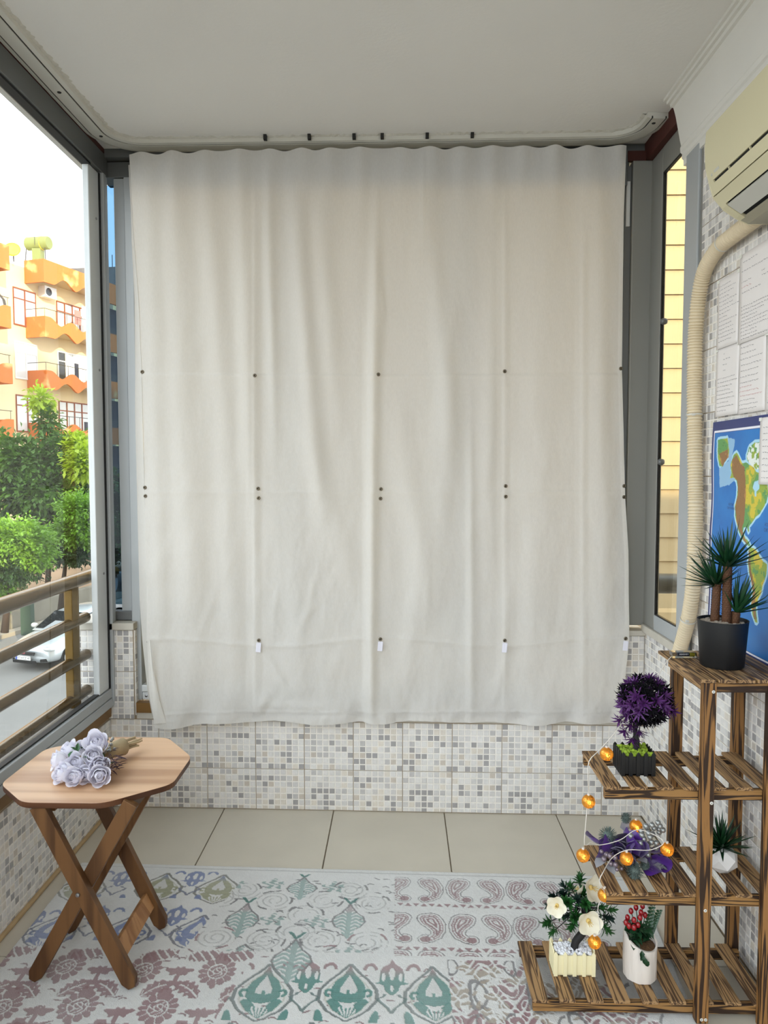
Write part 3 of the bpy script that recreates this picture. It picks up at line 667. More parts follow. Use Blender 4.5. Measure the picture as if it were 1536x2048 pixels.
mb = MB(); mb.prism([(.7946,2.1490),(.7963,2.1425),(.797,2.1427),(.7953,2.1492)], ex, 1.912, 1.942); mb.lathe([(.0001,-.001),(.0045,-.001),(.0045,.0006),(.0001,.0006)], (.7962, 1.956, 2.1445), 10, M=Matrix.Rotation(-math.pi/2, 3, 'Y')); mb.build('maker_mark', M['ac_vane'], ac, label='small grey maker mark')

hose = thing('drain_hose', 'cream corrugated hose curving down the tiled wall beside the side window', 'hose', (.94, 2.4, .8))
hp = [Vector((.925, 1.86, 2.05)), Vector((.935, 1.99, 2.052))]+[pt(a, b, X=.94) for a, b in ((1462,474),(1436,497),(1412,535),(1400,580),(1392,650),(1389,740),(1389,850),(1391,1000),(1390,1090),(1386,1170),(1378,1230),(1364,1285),(1352,1325))]
def smooth_path(P, n):
    out = []
    for i in range(len(P)-1):
        p0 = P[max(i-1,0)]; p1 = P[i]; p2 = P[i+1]; p3 = P[min(i+2,len(P)-1)]
        k = max(2, int((p2-p1).length/n))
        for j in range(k):
            t = j/k; out.append(.5*((2*p1)+(p2-p0)*t+(2*p0-5*p1+4*p2-p3)*t*t+(3*p1-p0-3*p2+p3)*t**3))
    out.append(P[-1]); return out
sp = smooth_path(hp, .0031)
mb = MB(); mb.tube(sp, [(.0234,.0236,.0196)[i % 3] for i in range(len(sp))], 16); mb.build('tube', M['hose'], hose, auto=28)
for (a, b) in ((1391,830),(1376,1240),(1446,490)):
    p = pt(a, b, X=.94); i = min(range(1, len(sp)-1), key=lambda k: (sp[k]-p).length); t = (sp[i+1]-sp[i-1]).normalized()
    mb = MB(); Mx = t.to_track_quat('Z', 'Y').to_matrix()
    mb.lathe([(.0232,-.002),(.0252,-.002),(.0252,.002),(.0232,.002)], sp[i], 18, M=Mx); mb.box(sp[i]+Vector((-.012,-.024,0)), (.009,.008,.007)); mb.build('cable_tie', M['pvc'], hose)

# papers: sheets of handwriting taped on the wall.  Wall plane coordinates: y runs toward the camera
WX = .9685
def wavy_sheet(name, y0, y1, z0, z1, x, mat, seed, amp=.003, nx=10, ny=14):
    u = np.linspace(0, 1, nx)[None, :]; v = np.linspace(0, 1, ny)[:, None]
    Y = y0+(y1-y0)*u+0*v; Z = z0+(z1-z0)*v+0*u
    X = x-amp*(.5+fbm(Y*9+seed, Z*9, seed))*np.ones_like(Y)
    P = np.stack([X, Y, Z], -1); return P
def sheet(y0, y1, z0, z1, seed, label, lines, red=(), x=WX-.009, group=None, diagram=False):
    r2 = random.Random(seed)
    P = wavy_sheet('', y0, y1, z0, z1, x, None, seed)
    me = grid_mesh('paper_sheet', P-np.array([x, (y0+y1)/2, z0]), M['paper'])
    o = bpy.data.objects.new('paper_sheet', me); COL.objects.link(o); o.location = (x, (y0+y1)/2, z0); ORG[o] = Vector((x,(y0+y1)/2,z0))
    so_ = o.modifiers.new('thick', 'SOLIDIFY'); so_.thickness = .0006; so_.offset = 0
    tag(o, label, 'paper', group)
    w_ = y0-y1
    for redpass in (False, True):
        mb = MB()
        for (fz, f0, f1, isred) in lines:
            if isred != redpass: continue
            y = y0-w_*f0; z = z0+(z1-z0)*fz
            while y > y0-w_*f1:
                L = r2.uniform(.004, .013); k = 3
                for q in range(k):
                    ya, yb = y-L*q/k, y-L*(q+1)/k; za, zb = z+r2.uniform(-.0016,.0016), z+r2.uniform(-.0016,.0016); tk = .0011
                    def xx(yy, zz): 
                        return x-.003*(.5+float(fbm(np.array([yy*9+seed]), np.array([zz*9]), seed)[0]))-.0007
                    mb.add([(xx(ya,za),ya,za),(xx(yb,zb),yb,zb),(xx(yb,zb),yb,zb+tk),(xx(ya,za),ya,za+tk)], [(0,1,2,3)])
                y -= L+r2.uniform(.002,.006)
        if mb.f: mb.build('handwriting', M['ink_red'] if redpass else M['ink'], o, kind='stuff')
    for yt in (y0-.004, y1+.004):
        mb = MB(); mb.box((x-.003, yt, z1-.004), (.0012,.013,.009)); mb.build('tape', M['tape'], o)
    return o
def rows(n, a, b, seed, lo=.06, hi=.92, redset=()):
    r2 = random.Random(seed); out = []
    for i in range(n): out.append((a+(b-a)*i/max(1,n-1), lo+r2.uniform(0,.04), hi-r2.uniform(0,.45), i in redset))
    return out
sheet(2.286, 2.145, 1.752, 1.957, 1, 'handwritten sheet nearest the hose in the upper row of papers', rows(15, .9, .1, 1))
sheet(2.143, 1.945, 1.745, 1.992, 2, 'upper handwritten sheet taped higher, reaching towards the air conditioner', rows(2,.9,.8,2)+rows(3,.68,.56,3,hi=.6,redset=(1,))+rows(3,.7,.6,33,lo=.62,hi=1.0)+rows(10,.4,.04,4))
sheet(1.943, 1.75, 1.74, 1.985, 3, 'upper handwritten sheet farthest from the hose', rows(14, .9, .08, 5))
sheet(2.290, 2.140, 1.550, 1.754, 4, 'handwritten sheet directly above the left corner of the world map', rows(4,.9,.66,6,lo=.3,hi=.75)+rows(9,.55,.08,7), x=WX-.0065)
sheet(2.142, 1.985, 1.548, 1.752, 5, 'lower handwritten sheet with red notes above the map title', rows(6,.9,.5,8)+rows(7,.42,.06,9,redset=(1,2,3)), x=WX-.0060)
sheet(1.983, 1.80, 1.545, 1.75, 6, 'lower handwritten sheet at the far end above the map', rows(12,.88,.1,10,redset=(4,)), x=WX-.0065)

# world map poster
MY0, MY1, MZ1, MZ0 = 2.312, 1.31, 1.536, .862
def inpoly(x, y, poly):
    c = np.zeros(x.shape, bool); n = len(poly)
    for i in range(n):
        (x1, y1), (x2, y2) = poly[i], poly[(i+1)%n]
        if y1 == y2: continue
        k = ((y1 > y) != (y2 > y)) & (x < (x2-x1)*(y-y1)/(y2-y1)+x1); c ^= k
    return c
def c7(pts):    # traced points of the print, on the wall plane
    return [(float(p[1]), float(p[2])) for p in (at(1236+a/3.793, 820+b/3.793, X=WX-.004) for a, b in pts)]
pm_ny, pm_nz = 640, 440
Yg = np.linspace(MY0, MY1, pm_ny)[None, :]+np.zeros((pm_nz, 1)); Zg = np.linspace(MZ0, MZ1, pm_nz)[:, None]+np.zeros((1, pm_ny))
def C3(c): return np.array(lin(c))
col = np.zeros(Yg.shape+(3,)); nzv = fbm(Yg*14, Zg*14, 2, 4)
col[:] = C3((22,112,186)); col += nzv[..., None]*np.array([.01,.10,.16])
Yw = Yg+.006*fbm(Yg*60, Zg*60, 7); Zw = Zg+.006*fbm(Yg*60+9, Zg*60, 8)
NAm = [(862,455),(858,420),(880,345),(905,322),(925,355),(945,398),(990,402),(1010,420),(1040,440),(1060,470),(1095,470),(1140,500),(1150,640),(1138,700),(1120,735),(1085,785),(1045,825),(1012,868),(1000,890),(1004,920),(996,925),(985,890),(962,885),(955,925),(972,975),(1000,1000),(1012,1030),(1000,1035),(975,1010),(945,975),(925,920),(905,860),(892,800),(893,720),(908,660),(913,590),(903,535),(880,512),(855,520),(868,480)]
SIB = [(762,228),(835,212),(842,265),(850,320),(845,360),(830,375),(812,400),(800,432),(775,420),(764,360)]
SAm = [(1000,1060),(1015,1040),(1048,1055),(1075,1100),(1100,1135),(1138,1170),(1140,1215),(1128,1270),(1110,1325),(1092,1395),(1070,1440),(1055,1480),(1062,1560),(1068,1612),(1050,1605),(1030,1560),(1018,1480),(1030,1380),(1022,1310),(1000,1225),(994,1150),(998,1100)]
HUD = [(1030,590),(1045,545),(1085,530),(1080,600),(1062,620),(1058,660),(1048,655),(1045,615)]
ARC = [(985,335),(1005,285),(1045,250),(1110,235),(1150,235),(1150,470),(1100,440),(1060,450),(1020,425),(1000,400),(985,375)]
def geo(lon, lat):   # rough remainder of the world, outside the photo's frame
    return (1.93-(lon+60)/200*.56, 1.19+lat/90*.29)
rest = [[geo(*q) for q in pl] for pl in ([(-10,35),(0,50),(15,55),(30,70),(100,75),(140,70),(138,50),(120,30),(105,10),(95,20),(80,8),(70,22),(50,28),(45,12),(32,30),(20,38),(0,40)],
    [(-17,15),(-5,35),(12,36),(32,30),(45,12),(40,-5),(35,-22),(20,-35),(12,-18),(8,4)], [(115,-22),(130,-12),(142,-11),(138,-38),(118,-34)], [(-50,60),(-25,70),(-20,82),(-55,80)])]
lands = [c7(NAm), c7(SIB), c7(SAm), c7(ARC)]+rest
land = np.zeros(Yg.shape, bool); near = np.zeros(Yg.shape, bool)
for pl in lands:
    land |= inpoly(Yw, Zw, pl)
k0 = land.astype(float); blur = k0.copy()
for _ in range(5):
    b2 = blur.copy(); b2[1:] = np.maximum(b2[1:], blur[:-1]); b2[:-1] = np.maximum(b2[:-1], blur[1:]); b2[:, 1:] = np.maximum(b2[:, 1:], blur[:, :-1]); b2[:, :-1] = np.maximum(b2[:, :-1], blur[:, 1:]); blur = b2
shelf = (blur > .5) & ~land; col[shelf] = C3((168,212,232))
ber = inpoly(Yw+.012*fbm(Yg*30, Zg*30, 17, 3), Zw+.012*fbm(Yg*30, Zg*30, 18, 3), c7([(835,215),(890,215),(880,320),(858,460),(900,520),(850,570),(775,590),(770,440),(845,380)])) & ~land; col[ber] = C3((140,182,214))
g = fbm(Yg*26, Zg*26, 11, 4); lc = np.where((g > .06)[..., None], C3((206,186,54)), np.where((g > -.07)[..., None], C3((146,168,62)), C3((92,150,84)))); col[land] = lc[land]
MT = inpoly(Yw, Zw, c7([(872,372),(905,345),(935,405),(965,430),(972,520),(978,640),(968,760),(962,840),(948,900),(960,960),(985,1010),(965,1005),(930,920),(905,850),(894,760),(900,690),(916,640),(913,560),(905,530),(880,505),(868,440)]))
MT |= inpoly(Yw, Zw, c7([(1000,1060),(1012,1080),(1015,1200),(1040,1310),(1052,1400),(1050,1500),(1060,1600),(1040,1570),(1022,1470),(1026,1380),(1005,1230),(996,1140)]))|inpoly(Yw, Zw, c7([(775,330),(840,300),(845,365),(800,430),(785,400)]))
col[MT & land] = C3((140,102,60)); gg = MT & land & (g > .08); col[gg] = C3((176,128,74))
arc = inpoly(Yw, Zw, c7(ARC)); ar2 = arc & (fbm(Yg*70, Zg*70, 5, 3) > .02); col[ar2] = C3((226,232,226))
names = land & (fbm(Yg*210, Zg*330, 41, 2) > .245); col[names] *= .35
hud = inpoly(Yw, Zw, c7(HUD)); col[hud] = C3((168,212,232))
# title band, frame lines
bt = at(1443, 866, X=WX-.004)[2]; navy = C3((38,52,110))
inL = MY0-.018; fr = (Zg > bt) | (Yg > inL) | (Zg < MZ0+.03) | (Yg < MY1+.018); col[fr] = navy
ln = ((np.abs(Zg-(bt+.005)) < .003) & (Yg < inL+.004)) | ((np.abs(Yg-(inL+.004)) < .002) & (Zg < bt+.006)) | (np.abs(Zg-(MZ0+.026)) < .002); col[ln] = C3((232,232,240))
u = (MY0-Yg); P = np.stack([WX-.006-.004*fbm(Yg*4, Zg*5, 4)+.0*u, Yg+.004*np.sin(Zg*23)*np.exp(-u*14), Zg+0*u], -1)
curl = np.exp(-((Zg-MZ0)/.06))*np.exp(-((Yg-2.0)/.12)**2); P[..., 0] -= .006*curl
pr0 = Vector((WX-.006, 1.8, MZ0)); me = grid_mesh('world_map', P-np.array(pr0), M['map'], col=np.clip(col, 0, 1))
wm = bpy.data.objects.new('world_map', me); COL.objects.link(wm); wm.location = pr0; ORG[wm] = pr0; tag(wm, 'blue printed world map poster on the tiled wall behind the spiky plant', 'map')
so_ = wm.modifiers.new('thick', 'SOLIDIFY'); so_.thickness = .0006; so_.offset = 0
def wall_text(txt, y, z, size, x, mat, parent, name='lettering'):
    cu = bpy.data.curves.new('t', 'FONT'); cu.body = txt; cu.size = size; cu.align_x = 'CENTER'; cu.fill_mode = 'FRONT'
    o = bpy.data.objects.new('t', cu); COL.objects.link(o); dg = bpy.context.evaluated_depsgraph_get(); me = bpy.data.meshes.new_from_object(o.evaluated_get(dg))
    bpy.data.objects.remove(o); me.materials.clear(); me.materials.append(mat)
    o = bpy.data.objects.new(name, me); COL.objects.link(o); o.parent = parent; o.location = Vector((x, y, z))-ORG[parent]; o.rotation_euler = (math.pi/2, 0, -math.pi/2); ORG[o] = Vector((x,y,z)); return o
TX = WX-.0105
for txt, a, b, sz in (('BÜYÜK', 1462, 1011, .010), ('OKYANUS', 1461.5, 1018.5, .010), ('ATLAS', 1536, 1053, .013), ('OKYANUSU', 1541, 1065, .013)):
    p = pt(a, b, X=TX); wall_text(txt, p.y, p.z, sz, TX, M['navy_print'], wm)
p = pt(1534, 856, X=TX); wall_text('W', p.y-.004, p.z, .03, TX, M['white_print'], wm)
sheet(1.984, 1.83, 1.352, 1.527, 12, 'white handwritten note hanging over the top of the world map', rows(9, .85, .1, 12, lo=.1, hi=.8), x=WX-.017)
# ================================================================== RUG
def make_rug():
    res = .0026
    # rug quad in floor coordinates; the far edge runs slightly askew
    nx = int(1.92/res); ny = int(1.30/res)
    a = np.linspace(0, 1, nx)[None, :]; b = np.linspace(0, 1, ny)[:, None]
    Lx = -1.125+0*b; Rx = .805-.10*b*1.0; yb = 2.508-.0275*(a*1.92-.30)*1.0
    X = Lx*(1-a)+Rx*a; Y = (yb)*(1-b)+1.2*b
    X = X+0*Y
    col = np.zeros(X.shape+(3,)); H = np.zeros(X.shape)
    off = C3((206,205,202)); col[:] = off
    col *= (1+.10*fbm(X*22, Y*22, 1, 3)+.08*fbm(X*7, Y*7, 4, 2))[..., None]
    jx = .004*fbm(X*70, Y*70, 21, 2); jy = .004*fbm(X*70+40, Y*70, 22, 2)
    Xj, Yj = X+jx, Y+jy
    ROSE_, GREY, TEAL, BLUE, OLIVE, TAUPE = C3((142,112,114)), C3((112,110,110)), C3((74,126,118)), C3((112,124,160)), C3((146,146,118)), C3((160,148,134))
    fade = np.clip(.92+.5*fbm(X*5, Y*5, 9, 2), .65, 1.0)
    def paint(sl, mask, c, depth=.0016):
        f = (fade[sl]*mask)[..., None]*.92; col[sl] = col[sl]*(1-f)+np.asarray(c)*f; H[sl] = np.where(mask, -depth, H[sl])
    def window(cx, cy, r):
        row = (np.abs(Y[:, nx//2]-cy) < r+.03).nonzero()[0]; c = (np.abs(X[0]-cx) < r+.06).nonzero()[0]
        if len(row) < 2 or len(c) < 2: return None
        return (slice(row[0], row[-1]+1), slice(c[0], c[-1]+1))
    def F(px, py): p = at(px, py, Z=0); return float(p[0]), float(p[1])
    def circ(x, y, pts):
        d = np.full(x.shape, 9.)
        for i in range(len(pts)-1):
            for t in np.linspace(0, 1, 7):
                (ax, ay, ar), (bx_, by, br) = pts[i], pts[i+1]
                d = np.minimum(d, np.hypot(x-ax-(bx_-ax)*t, y-ay-(by-ay)*t)-ar-(br-ar)*t)
        return d
    # region masks
    mB = (Yj > 2.045) & (Xj < -.015) & (Xj > -.56+.25*(Yj-2.3))
    mA = (Yj > 2.055) & ~mB & (Xj <= -.3)
    mC = (Xj >= -.015) & (Yj > 2.035)
    mD = (Yj <= 2.055) & (Xj < -.44+.2*(Yj-1.9))
    mF = (Yj <= 2.02) & (X > .135)
    mE = ~mA & ~mB & ~mC & ~mD & ~mF
    edge = Y > yb-.040
    # --- paisley
    def paisley(cx, cy, s, flip, cut=9.):
        sl = window(cx, cy, s)
        if sl is None: return
        x = (Xj[sl]-cx)/s*flip; y = (Yj[sl]-cy)/s; lim = mC[sl] & (Y[sl] < cut) & ~edge[sl]
        d = circ(x, y, [(.16,.44,.20),(-.01,.34,.32),(-.15,.10,.26),(-.22,-.16,.18),(-.16,-.42,.13),(.04,-.60,.10)])
        ball = np.hypot(x-.20, y+.60)-.15
        body = (d < 0); t = np.clip(-d, 0, 1); x2 = x+.04; 
        inner = circ(x, y, [(.02,.44,.03),(-.10,.12,.012),(-.17,-.14,.004)])
        st = (np.sin(np.clip(t, 0, 1)*62) > -.25) & (t > .022)
        dots = (np.sin(np.arctan2(y-.1, x-.5)*46) > .65) & (t > .06) & (t < .14)
        paint(sl, lim & body & (st | dots), ROSE_); paint(sl, lim & (np.abs(d-.055) < .016), GREY*.9+ROSE_*.1, .001)
        paint(sl, lim & (ball < 0), ROSE_); paint(sl, lim & (np.abs(ball-.06) < .014) & (d > .05), GREY, .001)
    r2 = [740,797,862,928,994,1057,1120,1183]
    for i, px in enumerate(r2):
        cx, cy = F(px, 1857+.030*(px-797)); paisley(cx, cy, .097, 1 if i % 2 else -1)
    r1 = [746,798,860,919,981,1039,1098,1157]
    for i, px in enumerate(r1):
        cx, cy = F(px, 1781+.028*(px-797)); paisley(cx, cy, .094, 1 if i % 2 else -1, 2.442-.028*(cx))
    r3 = [726,795,866,939,1008,1080,1150]
    for i, px in enumerate(r3):
        cx, cy = F(px, 1936+.03*(px-797)); paisley(cx, cy, .097, 1 if i % 2 else -1)
    for (py0, x0, stp) in ((1811,738,15.7),(1899,730,17.3)):
        for k in range(30):
            cx, cy = F(x0+stp*k, py0+.030*stp*k); sl = window(cx, cy, .02)
            if sl is None: continue
            x = X[sl]-cx; y = (Y[sl]-cy)*(1 if k % 2 else -1); paint(sl, mC[sl] & (np.abs(x) < .0115*(1-(y+.008)/.017)) & (y > -.008) & (y < .009), ROSE_)
    # --- ogee medallions
    def prof(x, y, ys, ws): return np.abs(x)-np.interp(y, ys, ws, left=-.5, right=-.5)
    OY = [-1,-.88,-.65,-.3,.05,.4,.7,.88,1.02]; OW = [0,.22,.58,.84,.82,.56,.25,.10,0]
    def ogee(cx, cy, W, Hh, c1, c2, mask, tip):
        sl = window(cx, cy, max(W, Hh))
        if sl is None: return
        x = (Xj[sl]-cx)/W; y = (Yj[sl]-cy)/Hh; m = mask[sl] & ~edge[sl]; f = prof(x, y, OY, OW)
        grad = np.clip((y-.5)/.4, 0, 1)[..., None]; cc = np.asarray(c1)*(1-grad)+np.asarray(tip)*grad
        stripe = (1+.10*np.sign(np.sin(Y[sl]*900)))[..., None]; cc = cc*stripe
        paint(sl, m & (np.abs(f) < .055), GREY*.8+np.asarray(c1)*.2); paint(sl, m & (f < -.16) & (f > -.22), OLIVE*.4+off*.6, .0008)
        spade = prof(x, y, [-.42,-.36,-.2,.1,.35,.6,.95], [0,.30,.50,.50,.40,.16,.0]) < 0
        heart = (prof(x, y, [-.12,-.05,.1,.35,.6], [.0,.24,.24,.12,0]) < 0) & ~((np.abs(x) < .05) & (y < .04))
        paint(sl, m & spade & ~heart & (f < -.05), cc); paint(sl, m & heart, c2, .0005)
        base = (f < -.2) & (y < -.42-.16*np.cos(x*7)+.0) ; fan = (prof(x, y, [-.86,-.7,-.5], [.04,.26,.22]) < 0) & (np.sin(np.arctan2(x, y+1.05)*26) > -.2)
        paint(sl, m & base & ~fan, cc); cur_ = (np.abs(np.hypot(np.abs(x)-.56, y+.06)-.10) < .045) & ~((np.abs(x) < .54) & (y < -.02)); paint(sl, m & cur_, cc)
    def tulip(cx, cy, W, Hh, c1, mask, tip):
        sl = window(cx, cy, max(W, Hh))
        if sl is None: return
        x = (Xj[sl]-cx)/W; y = (Yj[sl]-cy)/Hh; m = mask[sl] & ~edge[sl]
        f = prof(x, y, [-.35,-.2,.0,.06,.12,.35,.62,.72,.80,1.0], [.06,.24,.30,.62,.45,.46,.40,.30,.12,0])
        grad = np.clip((y-.25)/.35, 0, 1)[..., None]; cc = np.asarray(c1)*(1-grad)+np.asarray(tip)*grad
        eye = (np.hypot(x/.11, (y-.42)/.24) < 1)|(np.hypot((np.abs(x)-.32)/.07, (y-.30)/.16) < 1)|(np.hypot(x/.06, (y+.12)/.12) < 1)
        paint(sl, m & (f < 0) & ~eye, cc); d = prof(x, y, [-1,-.8,-.6,-.48,-.42,-.3], [0,.14,.42,.50,.30,.22])
        paint(sl, m & (np.abs(d) < .06) & (y < -.33), GREY*.6+np.asarray(c1)*.4)
        lf = (np.hypot((np.abs(x)-.62+.25*(y+1.25))/.16, (y+1.25)/.33) < 1); paint(sl, m & lf, c1)
        cm = (np.abs(np.hypot(np.abs(x)-.80, y-.55)-.22) < .06) & (y > .55); paint(sl, m & cm, tip)
    Epts = [(355,1988),(527,1988),(697,1988),(868,1994)]
    for px, py in Epts: cx, cy = F(px, py); ogee(cx, cy, .092, .108, TEAL, off*.93, mE, ROSE_)
    for px, py in ((441,1972),(613,1972),(784,1976)): cx, cy = F(px, py); tulip(cx, cy, .074, .105, TEAL, mE, ROSE_)
    for px, py in ((441,2120),(613,2120),(784,2122)): cx, cy = F(px, py); ogee(cx, cy, .092, .108, TEAL, off*.93, mE, ROSE_)
    for row in range(1, 3):          # the rug goes on toward the viewer, below the frame
        for col_ in range(4):
            ogee(-.60+.228*col_+.114*(row % 2)+.0, 1.70-.19*row+.0, .092, .108, TEAL, off*.93, mE, ROSE_)
    Apts = [(167,1779),(320,1779),(437,1782),(102,1868),(252,1868),(394,1869)]
    for i, (px, py) in enumerate(Apts): cx, cy = F(px, py); ogee(cx, cy, .088, .085, OLIVE if i < 3 else BLUE, off*.88, mA, BLUE)
    for px, py in ((240,1768),(386,1768),(90,1772),(190,1845),(348,1845),(60,1850)): cx, cy = F(px, py); tulip(cx, cy, .07, .08, BLUE, mA, BLUE)
    # --- region B: small pears on scroll lines
    for (px, py) in ((440,1800),(548,1805),(650,1805),(745,1812),(432,1880),(530,1885),(640,1885),(735,1890),(487,1785),(610,1835),(700,1785),(590,1870),(505,1915),(660,1920)):
        cx, cy = F(px, py); sl = window(cx, cy, .05)
        if sl is None: continue
        x = Xj[sl]-cx; y = (Yj[sl]-cy)*1.15; r = np.hypot(x, y); th = np.arctan2(y, x)*(1 if (px//10) % 2 else -1)
        m = mB[sl] & ~edge[sl] & (r < .062) & (r > .010) & (H[sl] == 0) & (np.sin(r*330+th*1.0) > .72) & (fbm(X[sl]*40, Y[sl]*40, 33, 2) > -.10)
        paint(sl, m, off*.70, .0014)
        m = mB[sl] & ~edge[sl] & (np.abs(r-.058) < .0035) & (np.sin(th*3+px) > .55); paint(sl, m, GREY if px % 3 else ROSE_, .001)
    def pear(cx, cy, W, Hh, mask, top, flip=1):
        sl = window(cx, cy, max(W, Hh)*1.2)
        if sl is None: return
        x = (Xj[sl]-cx)/W; y = (Yj[sl]-cy)/Hh*flip; m = mask[sl] & ~edge[sl]
        f = prof(x, y, [-1.1,-.9,-.62,-.5,-.2,.05,.3,.6,.8], [.05,.28,.34,.62,.82,.70,.36,.12,.0])
        patt = (np.sin(y*34+np.cos(x*9)*2.4) > -.35)|(np.abs(x) < .12)
        g_ = np.clip((y-.2)/.25, 0, 1)[..., None]; cc = TEAL*1.25*(1-g_)+np.asarray(top)*g_
        paint(sl, m & (f < 0) & patt, cc*.55+off*.36); paint(sl, m & (np.abs(f) < .05) & (y > -.6), GREY*1.2)
        cr_ = (np.abs(x) < .38) & (y > .80) & (y < 1.12) & (np.abs(np.abs(x)-(y-.8)*1.0) < .09); paint(sl, m & cr_, TEAL*.8)
    for px, py in ((487,1838),(698,1840)): cx, cy = F(px, py); pear(cx, cy, .062, .092, mB, ROSE_)
    cx, cy = F(605,1777); pear(cx, cy, .060, .07, mB, TEAL)
    cx, cy = F(585,1918); pear(cx, cy, .07, .10, mB|mE, TEAL)
    for px, py in ((548,1773),(668,1779),(468,1772),(546,1845),(634,1849),(700,1912),(480,1912)):
        cx, cy = F(px, py); sl = window(cx, cy, .03); x = (Xj[sl]-cx)/.034; y = (Yj[sl]-cy)/.027
        paint(sl, mB[sl] & (np.hypot(x, y) < 1+.3*np.sin(np.arctan2(y, x)*5)) & (np.sin(x*7+y*5+2*np.sin(y*6)) > -.1), TEAL*.6+off*.35)
    # --- region D: thistle flowers and paired leaves
    def thistle(cx, cy, s, mask):
        sl = window(cx, cy, s*1.6)
        if sl is None: return
        x = (Xj[sl]-cx)/s; y = (Yj[sl]-cy)/s; m = mask[sl]; th = np.arctan2(y, x*.9); r = np.hypot(x*1.02, y*.9)
        lim = .86+.16*np.abs(np.sin(th*6.5)); body = r < lim
        veins = (np.abs(np.sin(th*6.5)) < .16) & (r > .45); ring = (np.abs(r-.5) < .035)|(np.abs(np.hypot(x, y-.05)-.22) < .03)|((np.sin(x*16+3*np.sin(y*9)) > .75) & (r < .48))
        tip = (np.abs(x) < .36-.3*np.abs(y-1.05)) & (np.abs(y-1.05) < .38); bud = np.hypot(x, (y+1.12)/1.3) < .16
        paint(sl, m & ((body & ~veins & ~ring)|tip|bud), ROSE_)
    def palmette(cx, cy, s, mask):
        sl = window(cx, cy, s*2)
        if sl is None: return
        x = (Xj[sl]-cx)/s; y = (Yj[sl]-cy)/s; m = mask[sl]
        tuft = np.hypot(x/.55, (y-.62)/.24) < 1+.2*np.sin(np.arctan2(y-.62, x)*7); stem = (np.abs(x) < .09) & (np.abs(y-.25) < .4)
        a_ = np.zeros(x.shape, bool); vn = np.zeros(x.shape, bool)
        for sg in (-1, 1):
            u = (x*sg)*.80-(y+.05)*.60; v = (x*sg)*.60+(y+.05)*.80; cv = v-.12*np.sin(u*2.2)
            wv_ = .36*np.sin(np.clip(u/1.45, 0, 1)*np.pi)**.6*(1+.20*np.sin(u*22)); L_ = (u > 0) & (u < 1.45) & (np.abs(cv) < wv_); a_ |= L_
            vn |= L_ & ((np.abs(cv) < .035)|(np.abs(np.sin(u*9+np.abs(cv)*9)) < .14)) & (u > .3) & (np.abs(cv) < wv_*.72)
        paint(sl, m & ((a_ & ~vn)|tuft|stem), ROSE_)
    for px, py in ((-20,1930),(132,1938),(286,1945),(435,1948),(2,2020),(156,2018),(316,2022),(470,2028)): cx, cy = F(px, py); thistle(cx, cy, .052, mD)
    for px, py in ((36,1968),(190,1966),(350,1968),(505,1975),(60,2052),(225,2054),(390,2056)): cx, cy = F(px, py); palmette(cx, cy, .066, mD)
    for px, py in ((34,1908),(176,1912),(322,1914),(410,1917),(480,1917)):
        cx, cy = F(px, py); sl = window(cx, cy, .06); x = (Xj[sl]-cx)/.05; y = (Yj[sl]-cy)/.022
        paint(sl, (mD|mA)[sl] & (np.hypot(x, y-.3*x) < 1+.15*np.sin(x*22)) & (np.sin(x*12+y*4) > -.7), ROSE_)
    for row in range(0, 3):
        for col_ in range(5):
            thistle(-1.16+.205*col_+.10*(row % 2), 1.70-.16*row, .052, mD)
            if row: palmette(-1.06+.205*col_+.10*(row % 2), 1.72-.16*row, .060, mD)
    rr = random.Random(3)
    for k in range(260):
        cx, cy = rr.uniform(-1.1, .1), rr.uniform(1.5, 2.44); sl = window(cx, cy, .0)
        if sl is None: continue
        x = X[sl]-cx; y = Y[sl]-cy; an = rr.uniform(-.6, .6); x, y = x*math.cos(an)+y*math.sin(an), y*math.cos(an)-x*math.sin(an)
        msk = (np.abs(np.hypot(x, y+.008)-.012) < .0022) & (y > -.002) if k % 2 else (np.hypot(x/.012, y/.0028) < 1)
        ok = (H[sl] == 0); c = ROSE_*.8 if cy < 2.055 else GREY; paint(sl, msk & ok & (mD|mB|mE)[sl], c, .001)
    # --- region F: worn ornate lattice, taupe
    v = np.sin(58*X+3.2*np.sin(52*Y)+1.5*np.sin(120*X))*np.sin(66*Y+3.0*np.sin(47*X)); ln_ = np.abs(v) < .33
    for px, py, s in ((872,1994,.11),(1052,1996,.11),(962,1940,.07),(868,2062,.09),(1052,2062,.09),(962,2052,.07),(1170,2000,.11),(1250,2060,.1)):
        cx, cy = F(px, py); sl = window(cx, cy, s); x = (Xj[sl]-cx)/s; y = (Yj[sl]-cy)/s
        sh = (np.abs(x)+np.abs(y)*.9 < 1.0+.10*np.sin(14*np.arctan2(y, x))); tone = (fbm(X[sl]*16, Y[sl]*16, 6, 2) > .02)[..., None]
        paint(sl, mF[sl] & sh & ~ln_[sl], np.where(tone, ROSE_*1.02, TAUPE)); 
        fin = np.abs(np.hypot((np.abs(x)-1.12)/.20, np.maximum(np.abs(y)-.16*np.abs(np.abs(x)-.9)*4, 0)/.30)-1) < .20; paint(sl, mF[sl] & fin & ~sh, GREY*1.25)
    # back border line, edge band
    band = (np.abs(Y-(yb-.024)) < .0022); col[band] *= .72; col[Y > yb-.024] *= .97
    Z = .0085+H+.0016*fbm(X*120, Y*120, 12, 2)+.0012*fbm(X*14, Y*14, 13, 2)
    eg = np.minimum(np.minimum(a*1.92, (1-a)*1.92), np.minimum(b*1.3, (1-b)*1.3))+0*X; Z = np.where(eg < .004, .0005, Z)
    Pm = np.stack([X, Y, Z], -1); org = Vector((-.15, 1.85, 0))
    me = grid_mesh('rug', Pm-np.array(org), M['rug'], col=np.clip(col, 0, 1))
